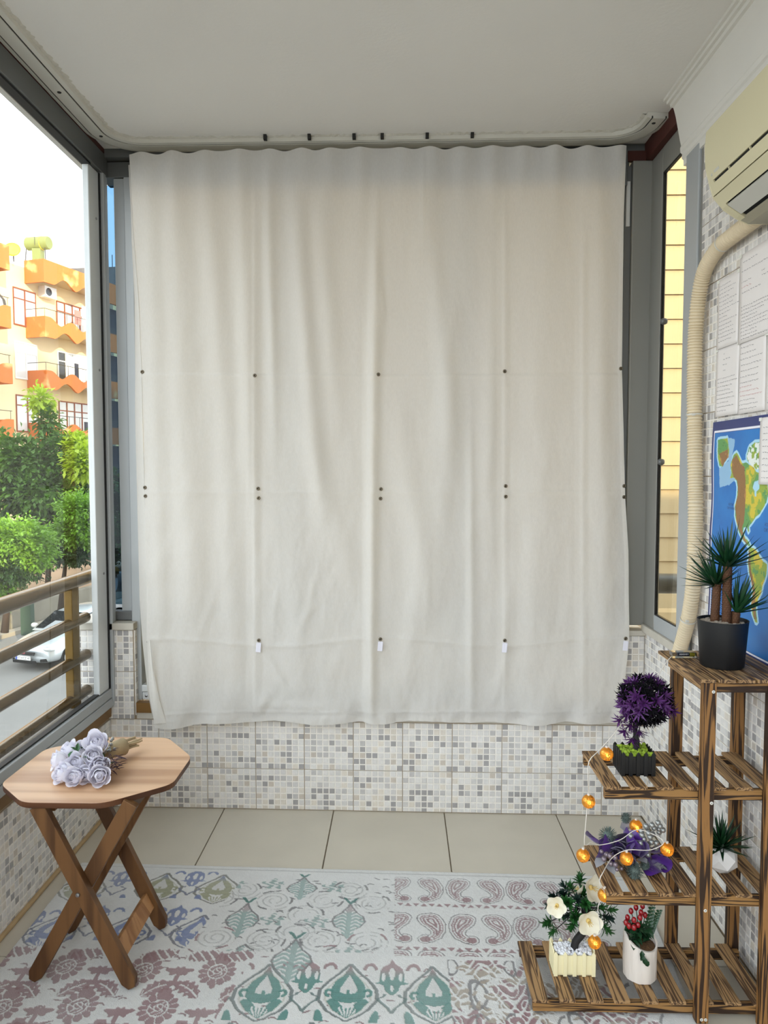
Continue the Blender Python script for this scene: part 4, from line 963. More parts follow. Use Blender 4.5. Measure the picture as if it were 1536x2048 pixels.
    o = bpy.data.objects.new('rug', me); COL.objects.link(o); o.location = org; ORG[o] = org
    tag(o, 'pale patchwork rug with carved paisley, teal and mauve floral motifs', 'rug')
make_rug()
RUGZ = .0085

# ================================================================== FOLDING TABLE
tbl = thing('folding_table', 'small wooden octagonal folding table with crossed legs by the left window', 'table', (-.87, 2.1, 0))
TZ = .52
oc = [(-.99,1.872),(-.775,1.872),(-.63,1.995),(-.632,2.19),(-.755,2.35),(-.945,2.352),(-1.108,2.245),(-1.108,1.985)]
def round_poly(P, r, n=5):
    out = []
    for i, p in enumerate(P):
        a = Vector(P[i-1]); b = Vector(p); c = Vector(P[(i+1)%len(P)]); u = (a-b).normalized()*r; v = (c-b).normalized()*r
        for k in range(n+1):
            t = k/n; out.append(tuple((b+u)*(1-t)**2+b*2*t*(1-t)+(b+v)*t*t))
    return out
mb = MB(); mb.prism(round_poly(oc, .03), lambda a, b, d: (a, b, d), TZ-.016, TZ); 
o = mb.build('tabletop', [M['table_top'], M['table_edge']], tbl, bevel=.0015)
for p in o.data.polygons:
    if abs(p.normal.z) < .5: p.material_index = 1
def table_leg(x0, x1, y, zt=TZ-.018):
    mb = MB(); p0 = Vector((x0, y, RUGZ+.001)); p1 = Vector((x1, y, zt)); a = (p1-p0).normalized(); h = .020
    # flat ended rail: foot with clipped corners
    nrm = Vector((a.z, 0, -a.x)); ln = (p1-p0).length
    poly = [(-h*.45,0),(h*.45,0),(h,.02),(h,ln),(-h,ln),(-h,.02)]
    M0 = p0+Vector((0,0,.004))
    vs = [(M0+nrm*q+a*w_) for q, w_ in poly]
    mb.prism(list(range(6)), lambda k, *_: 0, 0, 0) if False else None
    front = [v+Vector((0,-.0115,0)) for v in vs]; back = [v+Vector((0,.0115,0)) for v in vs]; n = 6
    mb.add(front+back, [tuple(range(n)), tuple(range(2*n-1, n-1, -1))]+[(i, n+i, n+(i+1)%n, (i+1)%n) for i in range(n)])
    return mb.build('leg', M['table_leg'], tbl, bevel=.0015)
table_leg(-.712, -.955, 1.888); table_leg(-.992, -.715, 1.912)
table_leg(-.712, -.945, 2.145); table_leg(-.992, -.715, 2.121)
mb = MB(); mb.bar((-.752,1.900,.10), (-.752,2.133,.10), .014, .05, side=(-.45,0,.9)); mb.build('stretcher', M['table_bar'], tbl, bevel=.002, label='paler stretcher between two legs')
for xb in (-.938, -.725):
    mb = MB(); mb.bar((xb,1.925,.488), (xb,2.108,.488), .02, .03); mb.build('top_batten', M['table_leg'], tbl)
for y in (1.875, 2.157):
    mb = MB(); mb.lathe([(.0001,0),(.006,0),(.005,.003),(.0001,.004)], (-.849, y, .27), 12, M=Matrix.Rotation(math.pi/2 if y < 2 else -math.pi/2, 3, 'X')); mb.build('pivot_bolt', M['screw'], tbl)

# ================================================================== ROSE BOUQUET ON THE TABLE
def petal_mesh(name, L, W, curl, cup, mat, lipz=.0, n=6):
    u = np.linspace(-1, 1, n)[None, :]; v = np.linspace(0, 1, n+1)[:, None]
    wd = W*(.38+.62*np.sin(np.clip(v/.62, 0, 1)*np.pi/2))*np.where(v > .8, np.sqrt(np.clip(1-((v-.8)/.32)**2, .1, 1)), 1)*(1-.06*np.abs(u)**3)
    ang = u*cup; rad = W/np.maximum(cup, .1)
    x = rad*np.sin(ang)*(wd/W); y = rad*(1-np.cos(ang))*(wd/W)*1.0
    z = v*L*(1-.16*u**2*v); out = -curl*np.clip(v-.55, 0, 1)**2*L*3+.16*L*np.sin(v*np.pi)*-1
    P = np.stack([x+0*z, y+out, z+lipz*0], -1)
    return grid_mesh(name, P, mat)
PET_O = petal_mesh('petal', .036, .0235, .34, 1.15, M['rose']); PET_M = petal_mesh('petal', .035, .0195, .16, 1.35, M['rose']); PET_I = petal_mesh('petal', .034, .0150, .03, 1.5, M['rose'])
def rose(parent, c, aim, s, seed):
    r2 = random.Random(seed); M0 = Vector(aim).to_track_quat('Z', 'Y').to_matrix()
    mb = MB(); K = 46; vs = []; fs = []
    for k in range(K+1):                                   # wound bud
        t = k/K; a = t*15; r = (.0012+.0112*t)*s
        for zz, rr_ in ((.0,.55),(.020,1.0),(.037-.006*t,.86+.10*math.sin(a*1.7))): vs.append(M0 @ Vector((r*rr_*math.cos(a), r*rr_*math.sin(a), zz*s))+Vector(c))
    for k in range(K):
        for j in range(2): fs.append((k*3+j, (k+1)*3+j, (k+1)*3+j+1, k*3+j+1))
    mb.add(vs, fs); mb.lathe([(.0001,-.004*s),(.007*s,.001*s),(.009*s,.008*s)], c, 10, M=M0); mb.lathe([(.011*s,.020*s),(.006*s,.027*s),(.0001,.030*s)], c, 12, M=M0)
    o = mb.build('rose', M['rose'], parent, smooth=True)
    for ring, (me, n, rad, tilt, z) in enumerate(((PET_I,3,.0110,-.10,.001),(PET_M,4,.0135,.00,.0),(PET_O,5,.0155,.20,-.003))):
        for k in range(n):
            a = 2*math.pi*(k+.37*ring)/n+r2.uniform(-.2,.2); tl = tilt+r2.uniform(-.07,.10)
            Mr = M0 @ Matrix.Rotation(a, 3, 'Z') @ Matrix.Translation((0,0,0)).to_3x3()
            loc = Vector(c)+M0 @ Vector((rad*s*math.sin(a), -rad*s*math.cos(a), z*s))
            Mx = M0 @ Matrix.Rotation(a, 3, 'Z') @ Matrix.Rotation(tl, 3, 'X')
            q = bpy.data.objects.new('petal', me); COL.objects.link(q); q.parent = o
            q.location = loc-ORG[o]; q.rotation_euler = Mx.to_euler(); q.scale = (s, s, s*r2.uniform(.92,1.06)); ORG[q] = loc
bq = thing('rose_bouquet', 'bouquet of white fabric roses lying on the small wooden table', 'bouquet', (-.90, 2.05, TZ))
RZ = [(192,1486,2.06,1.25,(.1,-.7,.75)),(135,1500,2.09,1.15,(-.5,-.4,.9)),(112,1521,2.05,1.05,(-.85,-.5,.3)),(151,1526,2.03,1.05,(-.1,-.8,.5)),(186,1512,2.01,1.05,(.25,-.85,.6)),
      (126,1541,2.00,.95,(-.5,-.8,.3)),(172,1549,1.985,1.0,(.1,-.95,.3)),(200,1532,1.995,1.05,(.35,-.85,.4)),(147,1564,1.965,1.0,(-.1,-.9,.35)),(199,1562,1.965,1.1,(.3,-.9,.35)),(119,1566,1.985,.9,(-.5,-.8,.25)),(160,1500,2.10,1.0,(0,-.5,.9))]
bc = pt(190, 1500, Y=2.17)
for i, (px, py, yy, s, aim) in enumerate(RZ):
    c = pt(px, py, Y=yy); aim = Vector(aim).normalized(); c = c-aim*.022*s; c.z = max(c.z, TZ+.023*s); rose(bq, c, aim, s, i)
mb = MB()
for k in range(16):
    p0 = Vector((-.855+R.uniform(-.012,.012), 2.15+R.uniform(-.01,.01), TZ+.035+R.uniform(-.01,.012))); mb.tube([p0+Vector((-.05,-.10,.01)), p0, p0+Vector((R.uniform(.03,.05),R.uniform(.06,.09),R.uniform(-.012,.004)))], .0028, 6)
mb.build('stems', M['straw'], bq)
mb = MB(); mb.tube([(-.872,2.12,TZ+.038),(-.855,2.15,TZ+.036),(-.838,2.182,TZ+.033)], [.026,.023,.026], 14); mb.build('stem_wrap', M['straw'], bq, smooth=True)
mb = MB()
for k in range(46):
    c = Vector((-.82+R.uniform(-.02,.012), 2.03+R.uniform(-.05,.07), TZ+.012+R.uniform(0,.05))); d = Vector((R.uniform(.2,1),R.uniform(-.5,.4),R.uniform(-.3,.6)))
    mb.leaf(c, d, (0,0,1), R.uniform(.02,.04), .005, .2)
mb.build('dried_sprigs', M['dried'], bq, kind='stuff')
mb = MB()
for k in range(26):
    c = Vector((-.885+R.uniform(-.05,.05), 2.06+R.uniform(-.05,.04), TZ+.035+R.uniform(-.01,.035))); mb.leaf(c, (R.uniform(-1,1),R.uniform(-1,.3),R.uniform(0,1)), (0,0,1), R.uniform(.02,.035), .013, .25)
mb.build('leaves', M['leaf_mid'], bq, kind='stuff')
mb = MB()
for k in range(10):
    c = Vector((-.845+R.uniform(-.015,.01), 2.10+R.uniform(-.015,.015), TZ+.06+R.uniform(-.01,.025))); mb.ball(c, .005, 8, 5)
mb.build('dried_buds', M['berry_silver'], bq, smooth=True)

# ================================================================== WOODEN SHELF UNIT
sh = thing('plant_shelf', 'stepped slatted shelf unit of dark burnt pine against the right wall', 'shelf', (.70, 1.92, 0))
SZ = dict(top=.883, s2=.606, s3=.334, b=.053); BH, ST = .026, .009
FY0, FY1 = 1.812, 2.036         # beams front and back
def shelf_level(name, x0, x1, z, first, pitch, n, wd, y0=1.806, y1=2.042, warp=.0):
    for y in (FY0, FY1-.016):
        mb = MB(); mb.bx(x0+.001, x1, y, y+.016, z-ST-BH, z-ST); mb.build('beam', M['ws_x'], sh, bevel=.0012)
    me = None
    for k in range(n):
        xa = first+pitch*k
        if me is None:
            mb = MB(); mb.bx(0, wd, 0, y1-y0, 0, ST-.0004); me = mb.mesh('slat', M['ws_y'])
        o = inst('slat', me, sh, (xa+R.uniform(-.001,.001), y0+R.uniform(-.001,.001), z-ST+.0002), (0,0,R.uniform(-.004,.004)))
        b_ = o.modifiers.new('bevel', 'BEVEL'); b_.width = .001; b_.segments = 1
shelf_level('s2', .510, .946, SZ['s2'], .509, .0648, 7, .041)
shelf_level('s3', .519, .946, SZ['s3'], .519, .0640, 7, .041)
shelf_level('b', .338, .952, SZ['b'], .337, .0690, 9, .040)
# posts
def post(x, y, z1, z0=.0):
    mb = MB(); mb.bx(x, x+.0305, y, y+.024, z0, z1); return mb.build('post', M['ws_z'], sh, bevel=.0015)
post(.7395, 1.786, SZ['top']-ST-.0005, .0115); post(.897, 1.786, SZ['top']-ST-.0005)
post(.757, 2.0385, SZ['top']-ST-.0005, .0115); post(.928, 2.0385, SZ['top']-ST-.0005)
for (x0, x1, y) in ((.7705,.8965,1.794),(.788,.9275,2.041)):
    mb = MB(); mb.bx(x0, x1, y, y+.016, SZ['top']-ST-BH, SZ['top']-ST-.0004); mb.build('beam', M['ws_x'], sh, bevel=.0012)
for x in (.742, .918):
    mb = MB(); mb.bx(x, x+.014, 1.811, 2.037, SZ['top']-ST-BH, SZ['top']-ST-.0004); mb.build('side_beam', M['ws_y'], sh, bevel=.0012)
mb = MB(); mb.bx(0, .041, 0, .290, 0, ST); me = mb.mesh('slat', M['ws_y'])
for k in range(5):
    o = inst('slat', me, sh, (.7265+.0470*k, 1.784, SZ['top']-ST)); b_ = o.modifiers.new('bevel', 'BEVEL'); b_.width = .001; b_.segments = 1
for (x, z) in ((.762,.852),(.764,.575),(.7555,.303),(.753,.022),(.763,.022)):
    mb = MB(); mb.lathe([(.0011,.0004),(.0019,.0012),(.0036,.001),(.0042,0),(.0042,-.001)], (x, 1.786, z), 14, M=Matrix.Rotation(math.pi/2, 3, 'X')); mb.lathe([(.0001,.0003),(.0012,.0003)], (x, 1.786, z), 10, M=Matrix.Rotation(math.pi/2, 3, 'X'), mat=1); mb.build('screw', [M['pvc'], M['black']], sh, smooth=True)

# ================================================================== PLANTS ON THE SHELF
# --- tall spiky plant in black pot, top shelf
dp = thing('potted_dracaena', 'spiky green plant with three scaly trunks in a black pot on the top shelf', 'plant', (.836, 1.915, SZ['top']))
pc = Vector((.836, 1.915, SZ['top']))
mb = MB(); mb.lathe([(.0001,.0),(.050,.0),(.0535,.004),(.0615,.118),(.0622,.121),(.0600,.121),(.0585,.110),(.0001,.110)], pc, 48); mb.build('pot', M['pot_black'], dp, auto=40)
mb = MB()
for k in range(150):
    a = R.uniform(0,6.28); r = .053*math.sqrt(R.random()); s = R.uniform(.004,.0075); mb.ball(pc+Vector((r*math.cos(a), r*math.sin(a), .112+R.uniform(0,.003))), s, 6, 4, sc=(1,.8,.6))
mb.build('pebbles', M['stone'], dp, kind='stuff')
def scaly_trunk(p0, p1, r, parent):
    mb = MB(); p0 = Vector(p0); p1 = Vector(p1); ln = (p1-p0).length; a = (p1-p0).normalized(); Q = a.to_track_quat('Z','Y').to_matrix()
    mb.tube([p0, p1], r*.86, 14); nr = int(ln/.0058)
    for i in range(nr):
        for k in range(11):
            th = 2*math.pi*(k+.5*(i%2))/11; d = Q @ Vector((math.cos(th), math.sin(th), 0)); c = p0+a*(i+.5)*ln/nr+d*r*.84; t = Q @ Vector((-math.sin(th), math.cos(th), 0))
            mb.add([c-t*r*.27-a*.002, c+t*r*.27-a*.002, c+t*r*.22+a*.003+d*r*.10, c-t*r*.22+a*.003+d*r*.10, c+a*.0045+d*r*.30], [(0,1,2,3),(3,2,4)])
    mb.build('trunk', M['trunk_scale'], parent)
def spiky_crown(c, n, L, parent, lean=(0,0,1), wd=.011, spread=1.25, seed=0, name='leaf', mat='leaf_dark', inner=.15):
    r2 = random.Random(seed); Q = Vector(lean).to_track_quat('Z','Y').to_matrix()
    for k in range(n):
        t = (k+.5)/n; th = k*2.39996+r2.uniform(-.2,.2); el = inner+spread*t**.8; ln = L*r2.uniform(.8,1.1)*(1-.12*t)
        d = Q @ Vector((math.sin(el)*math.cos(th), math.sin(el)*math.sin(th), math.cos(el))); sdv = d.cross(Q @ Vector((0,0,1)))
        if sdv.length < .01: sdv = d.orthogonal()
        sdv.normalize(); nn = sdv.cross(d); mb = MB(); vs = []; ms = 6
        for i in range(ms+1):
            u = i/ms; w_ = wd*(.55+1.0*u*2.2 if u < .2 else 1.0*(1-(u-.2)/.8)**.8)*.5; bend = .20*ln*u*u*math.sin(el)
            p = Vector(c)+d*ln*u-nn*0+Vector((0,0,-1))*bend*.35+nn*(-.02*ln*math.sin(u*3.1))
            if p.x > .935: p.x = .935+(p.x-.935)*.22
            vs += [p-sdv*w_+nn*w_*.45, p-nn*w_*.15, p+sdv*w_+nn*w_*.45]
        fs = [(i*3+j, i*3+j+1, (i+1)*3+j+1, (i+1)*3+j) for i in range(ms) for j in range(2)]
        mb.add(vs, fs); mb.build(name, M[mat], parent, smooth=True)
tA = pt(1455,1132,Y=1.905); tB = pt(1434,1168,Y=1.925); tC = pt(1472,1224,Y=1.90)
scaly_trunk((tA.x+.001,1.905,SZ['top']+.108), tA, .0125, dp); scaly_trunk((tB.x-.004,1.925,SZ['top']+.108), tB, .0118, dp); scaly_trunk((tC.x-.002,1.90,SZ['top']+.108), tC, .0115, dp)
spiky_crown(tA-Vector((0,0,.004)), 46, .130, dp, (0,-.05,1), seed=1, spread=1.1); spiky_crown(tB-Vector((0,0,.004)), 40, .112, dp, (-.3,0,1), seed=2, spread=1.15); spiky_crown(tC-Vector((0,0,.004)), 32, .118, dp, (.35,-.05,1), seed=3, spread=.85)

# --- marker pen in its clear pack, top shelf
mk = thing('marker_pack', 'dark marker pen in a clear plastic pack beside the black pot', 'marker', (.765, 2.0, SZ['top']))
mb = MB(); mb.bx(.735,.80,1.985,2.012,SZ['top']+.0005,SZ['top']+.016); mb.build('pack', M['clear_pack'], mk, bevel=.002)
mb = MB(); mb.tube([(.752,1.998,SZ['top']+.0085),(.783,1.997,SZ['top']+.0085)], .0058, 12); mb.build('barrel', M['marker'], mk, smooth=False, auto=40)
mb = MB(); mb.tube([(.7835,1.997,SZ['top']+.0085),(.797,1.9965,SZ['top']+.0085)], .0062, 12); mb.build('cap', M['cap_olive'], mk, auto=40)
mb = MB(); 
for k in range(7): mb.box((.757+.0035*k,1.9918,SZ['top']+.0098),(.0018,.0006,.004 if k%2 else .003))
mb.build('print', M['white_print'], mk)

# --- picket planters
def picket_box(root, x0, x1, y0, y1, z0, h, nf, ns, mat, pk=.007, tip=.006, low=.72):
    mb = MB(); t = .003; hz = h*low
    mb.bx(x0+t, x1-t, y0+t, y0+2*t, z0+.002, z0+hz); mb.bx(x0+t, x1-t, y1-2*t, y1-t, z0+.002, z0+hz); mb.bx(x0+t, x0+2*t, y0+t, y1-t, z0+.002, z0+hz); mb.bx(x1-2*t, x1-t, y0+t, y1-t, z0+.002, z0+hz); mb.bx(x0+t, x1-t, y0+t, y1-t, z0+.002, z0+.005)
    mb.build('box', mat, root)
    shp = [(-pk/2,0),(pk/2,0),(pk/2,h-tip),(0,h),(-pk/2,h-tip)]
    for y in (y0+t/2, y1-t/2):
        for k in range(nf):
            c = x0+pk/2+(x1-x0-pk)*k/(nf-1); mb = MB(); mb.prism(shp, lambda a, b, d: (c+a, d, z0+b), y-t/2, y+t/2); mb.build('picket', mat, root, bevel=.0006)
    for x in (x0+t/2, x1-t/2):
        for k in range(ns):
            c = y0+pk/2+(y1-y0-pk)*(k+.6)/(ns+.2); mb = MB(); mb.prism(shp, lambda a, b, d: (d, c+a, z0+b), x-t/2, x+t/2); mb.build('picket', mat, root, bevel=.0006)
# --- purple topiary
pp = thing('purple_topiary', 'purple and black leafed artificial tree in a black picket planter on the second shelf', 'plant', (.61, 1.90, SZ['s2']))
picket_box(pp, .568, .655, 1.868, 1.945, SZ['s2'], .063, 5, 4, M['fence_black'], pk=.010, low=.80)
mb = MB()
for k in range(170): mb.ball((R.uniform(.576,.647), R.uniform(1.876,1.937), SZ['s2']+.048+R.uniform(0,.013)), R.uniform(.003,.0062), 6, 4)
mb.build('moss', M['moss'], pp, kind='stuff')
cr_c = pt(1290, 1400, Y=1.905)
mb = MB(); mb.tube([(.615,1.905,SZ['s2']+.03),(.617,1.903,SZ['s2']+.08),(.612,1.905,SZ['s2']+.11),(cr_c.x,1.905,cr_c.z-.02)], [.0095,.0075,.006,.005], 10)
sprs = []
for k in range(64):
    z = 1-2*(k+.5)/64; th = k*2.39996; r = math.sqrt(1-z*z); sprs.append((cr_c+Vector((r*math.cos(th)*.055, r*math.sin(th)*.052, z*.053)), Vector((r*math.cos(th), r*math.sin(th), z))))
for (a, b) in ((1262,1450),(1250,1462),(1278,1462),(1255,1430),(1272,1440),(1335,1415),(1345,1422),(1250,1410),(1240,1440),(1265,1478),(1248,1396)):
    p = pt(a, b, Y=1.90); sprs.append((p, (p-cr_c).normalized()+Vector((0,-.4,0))))
for p, d in sprs: mb.tube([cr_c+(p-cr_c)*.15, p], .0014, 4)
mb.build('trunk', M['trunk_black'], pp)
mp_, mk_ = MB(), MB()
for i, (p, d) in enumerate(sprs):
    purple = (vn_ := math.sin(p.x*95+1.2)+math.cos(p.z*80+p.y*40)) > .25 or i >= 64 and i % 4 != 1
    tgt = mp_ if purple else mk_; d = d.normalized()
    for k in range(15):
        th = k*2.4; el = .35+1.0*(k/15); Q = d.to_track_quat('Z','Y').to_matrix(); dd = Q @ Vector((math.sin(el)*math.cos(th), math.sin(el)*math.sin(th), math.cos(el)))
        tgt.leaf(p-d*.004, dd, d, R.uniform(.021,.034), .0060, .18)
mp_.build('purple_leaves', M['leaf_purple'], pp, kind='stuff', label='bright purple leaf sprays'); mk_.build('dark_leaves', M['leaf_black'], pp, kind='stuff', label='almost black leaf sprays')

# --- orchid bonsai in cream picket planter, bottom shelf
ob = thing('orchid_bonsai', 'artificial bonsai with white blossoms in a cream picket fence planter', 'plant', (.46, 1.93, SZ['b']))
ZB = SZ['b']; picket_box(ob, .408, .518, 1.893, 1.957, ZB, .067, 5, 4, M['fence_cream'], pk=.0105, tip=.008, low=.82)
mb = MB()
for k in range(330): mb.ball((R.uniform(.416,.510), R.uniform(1.902,1.949), ZB+.050+R.uniform(0,.009)), R.uniform(.0035,.0055), 7, 5, sc=(1,1,.8))
mb.build('pebbles', M['pebble'], ob, kind='stuff', smooth=True)
tb0 = Vector((.468,1.925,ZB+.045)); tops = pt(1170, 1845, Y=1.93)
mb = MB(); mb.tube(smooth_path([tb0, tb0+Vector((.004,0,.03)), tb0+Vector((.022,0,.055)), tops, tops+Vector((.0,0,.05))], .008), [.0115-.0085*i/max(1,1) if False else .0105 for i in range(len(smooth_path([tb0, tb0+Vector((.004,0,.03)), tb0+Vector((.022,0,.055)), tops, tops+Vector((.0,0,.05))], .008)))], 9)
lv = MB(); lg = MB(); cc = pt(1162, 1815, Y=1.94)
spr = [(1102,1812,1.93),(1096,1845,1.925),(1108,1862,1.93),(1128,1790,1.95),(1142,1775,1.96),(1135,1805,1.92),(1155,1800,1.92),(1172,1808,1.91),(1200,1815,1.93),(1215,1835,1.93),(1222,1820,1.94),(1150,1835,1.92),(1138,1830,1.95),(1165,1790,1.95),(1190,1800,1.95),(1195,1840,1.95),(1215,1860,1.94),(1160,1760,1.97),(1130,1775,1.97),(1145,1850,1.93),(1180,1825,1.97),(1110,1795,1.96),(1205,1850,1.92),(1120,1825,1.98)]
for i, (a, b, y) in enumerate(spr):
    p = pt(a, b, Y=y); d = (p-cc+Vector((0,-.012,.012))).normalized(); mb.tube([cc+(p-cc)*.1, p], .0014, 4); Q = d.to_track_quat('Z','Y').to_matrix()
    t = lg if i % 3 == 0 else lv
    for k in range(20):
        th = k*2.4; el = .25+1.2*(k/20); dd = Q @ Vector((math.sin(el)*math.cos(th), math.sin(el)*math.sin(th), math.cos(el)))
        t.leaf(p-d*.014*(k/20), dd, d, R.uniform(.018,.029), .0105 if i % 2 else .0065, .15)
mb.build('trunk', M['trunk_black'], ob, smooth=True); lv.build('leaves', M['leaf_mid'], ob, kind='stuff'); lg.build('dark_leaves', M['leaf_grey'], ob, kind='stuff')
OPET = petal_mesh('petal', .026, .0145, .28, .8, M['flower_cream'])
for (a, b, y, aim, s) in ((1114,1811,1.912,(-.35,-.9,.2),1.25),(1182,1775,1.915,(.45,-.8,.25),1.6),(1177,1842,1.895,(.05,-.9,.1),1.55),(1160,1784,1.95,(-.4,.2,.5),1.1)):
    p = pt(a, b, Y=y); Q = Vector(aim).to_track_quat('Z','Y').to_matrix(); m2 = MB(); m2.ball(p, .0042*s, 8, 5)
    for k in range(6):
        th = k*1.05; m2.tube([p, p+Q @ Vector((.004*math.cos(th), .004*math.sin(th), .013))*s], .0009, 5)
    o = m2.build('blossom', M['flower_yellow'], ob, smooth=True)
    for k in range(5):
        a_ = 2*math.pi*k/5+.3; Mx = Q @ Matrix.Rotation(a_, 3, 'Z') @ Matrix.Rotation(.85, 3, 'X'); q = bpy.data.objects.new('petal', OPET); COL.objects.link(q); q.parent = o
        q.location = p+(Q @ Vector((0,0,-.003)))*s-ORG[o]; q.rotation_euler = Mx.to_euler(); q.scale = (s,s,s); ORG[q] = p

# --- red berry plant in a white bark pot
rb = thing('berry_plant', 'small plant with red berries in a white bark textured pot on the bottom shelf', 'plant', (.637, 1.905, ZB))
pc = Vector((.637, 1.905, ZB)); n = 40; vs = []; fs = []
ring = [(.036,.0),(.0415,.002),(.0425,.05),(.0432,1.0),(.0385,1.0),(.0375,.80),(.0001,.80)]
for j, (r, z) in enumerate(ring):
    for k in range(n):
        a = 2*math.pi*k/n; topz = .108+.020*math.cos(a-2.2); zz = z*topz if z > .5 else z
        if j == 5 or j == 6: zz = .080
        rr_ = r*(1+.022*math.sin(a*9+zz*30)+.012*math.sin(a*23)) if j in (1,2,3) else r
        vs.append(pc+Vector((rr_*math.cos(a), rr_*math.sin(a), zz)))
fs = [(j*n+k, j*n+(k+1)%n, (j+1)*n+(k+1)%n, (j+1)*n+k) for j in range(len(ring)-1) for k in range(n)]+[tuple(range(n-1,-1,-1))]
mb = MB(); mb.add(vs, fs); mb.build('pot', M['pot_white'], rb, auto=45)
mb = MB(); mb.lathe([(.0001,.092),(.02,.091),(.0365,.086)], pc, 24); mb.build('soil', M['soil'], rb)
mb = MB()
stemsP = []
for (a, b, y) in ((1282,1825,1.89),(1268,1840,1.885),(1255,1835,1.90),(1262,1822,1.90),(1272,1815,1.91),(1258,1852,1.885),(1268,1855,1.88),(1280,1835,1.88),(1290,1830,1.90),(1252,1845,1.89),(1285,1812,1.91),(1276,1850,1.885)): stemsP.append(pt(a, b, Y=y))
sm = MB()
for p in stemsP: sm.tube([pc+Vector((0,0,.088)), pc+Vector((0,0,.088))+(p-pc-Vector((0,0,.088)))*.6, p], .0012, 5)
for p in stemsP:
    m2 = MB(); m2.ball(p, .0072, 12, 8, sc=(.9,.9,1.15)); m2.build('berry', M['berry_red'], rb, smooth=True)
for (a, b, y, dx) in ((1300,1815,1.90,.2),(1312,1835,1.905,.3)):
    tipp = pt(a+6, b-12, Y=y); base = pc+Vector((.012,0,.088)); sm.tube([base, (base+tipp)/2, tipp], .001, 5)
    for k in range(9):
        t = .3+.7*k/8; p = base.lerp(tipp, t)
        for sgn in (-1,1): mb.leaf(p, (sgn*.8,-.3,.5), (0,-1,.3), .016*(1.25-t*.6), .0115*(1.25-t*.6), .1, fold=.1)
sm.build('stems', M['leaf_dark'], rb)
for k in range(42):
    c = pc+Vector((R.uniform(-.038,.016), R.uniform(-.028,.014), .094+R.uniform(.0,.045))); mb.leaf(c, (R.uniform(-1,1),R.uniform(-1,.2),R.uniform(-.3,.8)), (0,0,1), R.uniform(.018,.03), R.uniform(.012,.02), .25)
for k in range(4):
    mb.leaf(pc+Vector((-.012+.003*k,-.050,.100-.008*k)), (R.uniform(-.6,.6),-.2,-.8), (0,-1,0), .02, .014, .2)
mb.build('leaves', M['leaf_dark'], rb, kind='stuff')

# --- agave in faceted planter, third shelf
ag = thing('potted_agave', 'small spiky green plant in a white faceted planter on the third shelf', 'plant', (.85, 1.92, SZ['s3']))
pc = Vector((.85, 1.92, SZ['s3'])); bmx = bmesh.new(); rings = [(.020,0,0),(.040,.018,.5),(.042,.042,0),(.030,.062,.5)]; RV = []
for r, z, o_ in rings: RV.append([bmx.verts.new((pc.x+r*math.cos(2*math.pi*(k+o_)/6)-ORG[ag].x, pc.y+r*math.sin(2*math.pi*(k+o_)/6)-ORG[ag].y, z)) for k in range(6)])
bmx.faces.new(RV[0][::-1])
for j in range(3):
    for k in range(6):
        a, b, c, d = RV[j][k], RV[j][(k+1)%6], RV[j+1][k], RV[j+1][(k+1)%6]
        if rings[j][2] < rings[j+1][2]: bmx.faces.new((a,b,c)); bmx.faces.new((b,d,c))
        else: bmx.faces.new((a,b,d)); bmx.faces.new((a,d,c))
bmx.faces.new(RV[3]); bmx.normal_update(); me = bpy.data.meshes.new('planter'); bmx.to_mesh(me); bmx.free(); me.materials.append(M['geo_white'])
o = bpy.data.objects.new('planter', me); COL.objects.link(o); o.parent = ag; ORG[o] = ORG[ag]
spiky_crown(pc+Vector((0,0,.06)), 56, .098, ag, (0,-.08,1), wd=.011, spread=1.45, seed=9, inner=.05)

# --- purple and silver bouquet, third shelf
pb = thing('berry_bouquet', 'arrangement of purple satin petals, silver berries and grey thistles on the third shelf', 'bouquet', (.61, 1.93, SZ['s3']))
Z3 = SZ['s3']
SPET = petal_mesh('petal', .054, .030, .22, .9, M['satin'], n=5)
for (a, b, y, aim, rl_) in ((1192,1680,1.93,(-1,-.3,.9),0),(1205,1700,1.91,(-.7,-.7,.4),1),(1235,1690,1.95,(-.1,-.6,.9),2),(1255,1678,1.95,(.2,-.5,.9),3),(1275,1690,1.94,(.2,-.8,.6),1),(1250,1710,1.91,(0,-1,.2),2),(1310,1700,1.93,(.7,-.6,.5),0),(1318,1722,1.91,(.8,-.7,.0),1),(1300,1735,1.90,(.4,-.9,-.1),2),(1225,1720,1.905,(-.3,-.9,.1),3),(1215,1690,1.95,(-.5,-.4,.8),0),(1290,1712,1.92,(.3,-.9,.3),3),(1265,1725,1.90,(0,-1,0),1)):
    p = pt(a, b, Y=y+.012); Q = Vector(aim).to_track_quat('Z','Y').to_matrix() @ Matrix.Rotation(rl_*1.6, 3, 'Z'); q = bpy.data.objects.new('petal', SPET); COL.objects.link(q); q.parent = pb
    q.location = p-Vector(aim).normalized()*.02-ORG[pb]; q.rotation_euler = Q.to_euler(); ORG[q] = p
mb = MB(); mb.ball((.612,1.948,Z3+.046), .040, 16, 10, sc=(1.3,.75,.85)); mb.build('foam_core', M['satin_dark'], pb, smooth=True)
sv = [(1262,1672),(1272,1676),(1284,1670),(1297,1666),(1308,1656),(1318,1658),(1316,1645),(1320,1652),(1283,1663),(1294,1655),(1304,1650),(1292,1652),(1305,1668),(1288,1678),(1281,1686),(1271,1689),(1296,1688),(1303,1684),(1313,1686),(1312,1696),(1289,1700),(1298,1698),(1296,1709),(1318,1664),(1326,1660),(1300,1674)]
for i, (a, b) in enumerate(sv):
    p = pt(a, b, Y=1.905+.012*math.sin(i*1.7)); m2 = MB(); m2.ball(p, .0074, 12, 8); m2.build('silver_berry', M['berry_silver'], pb, smooth=True)
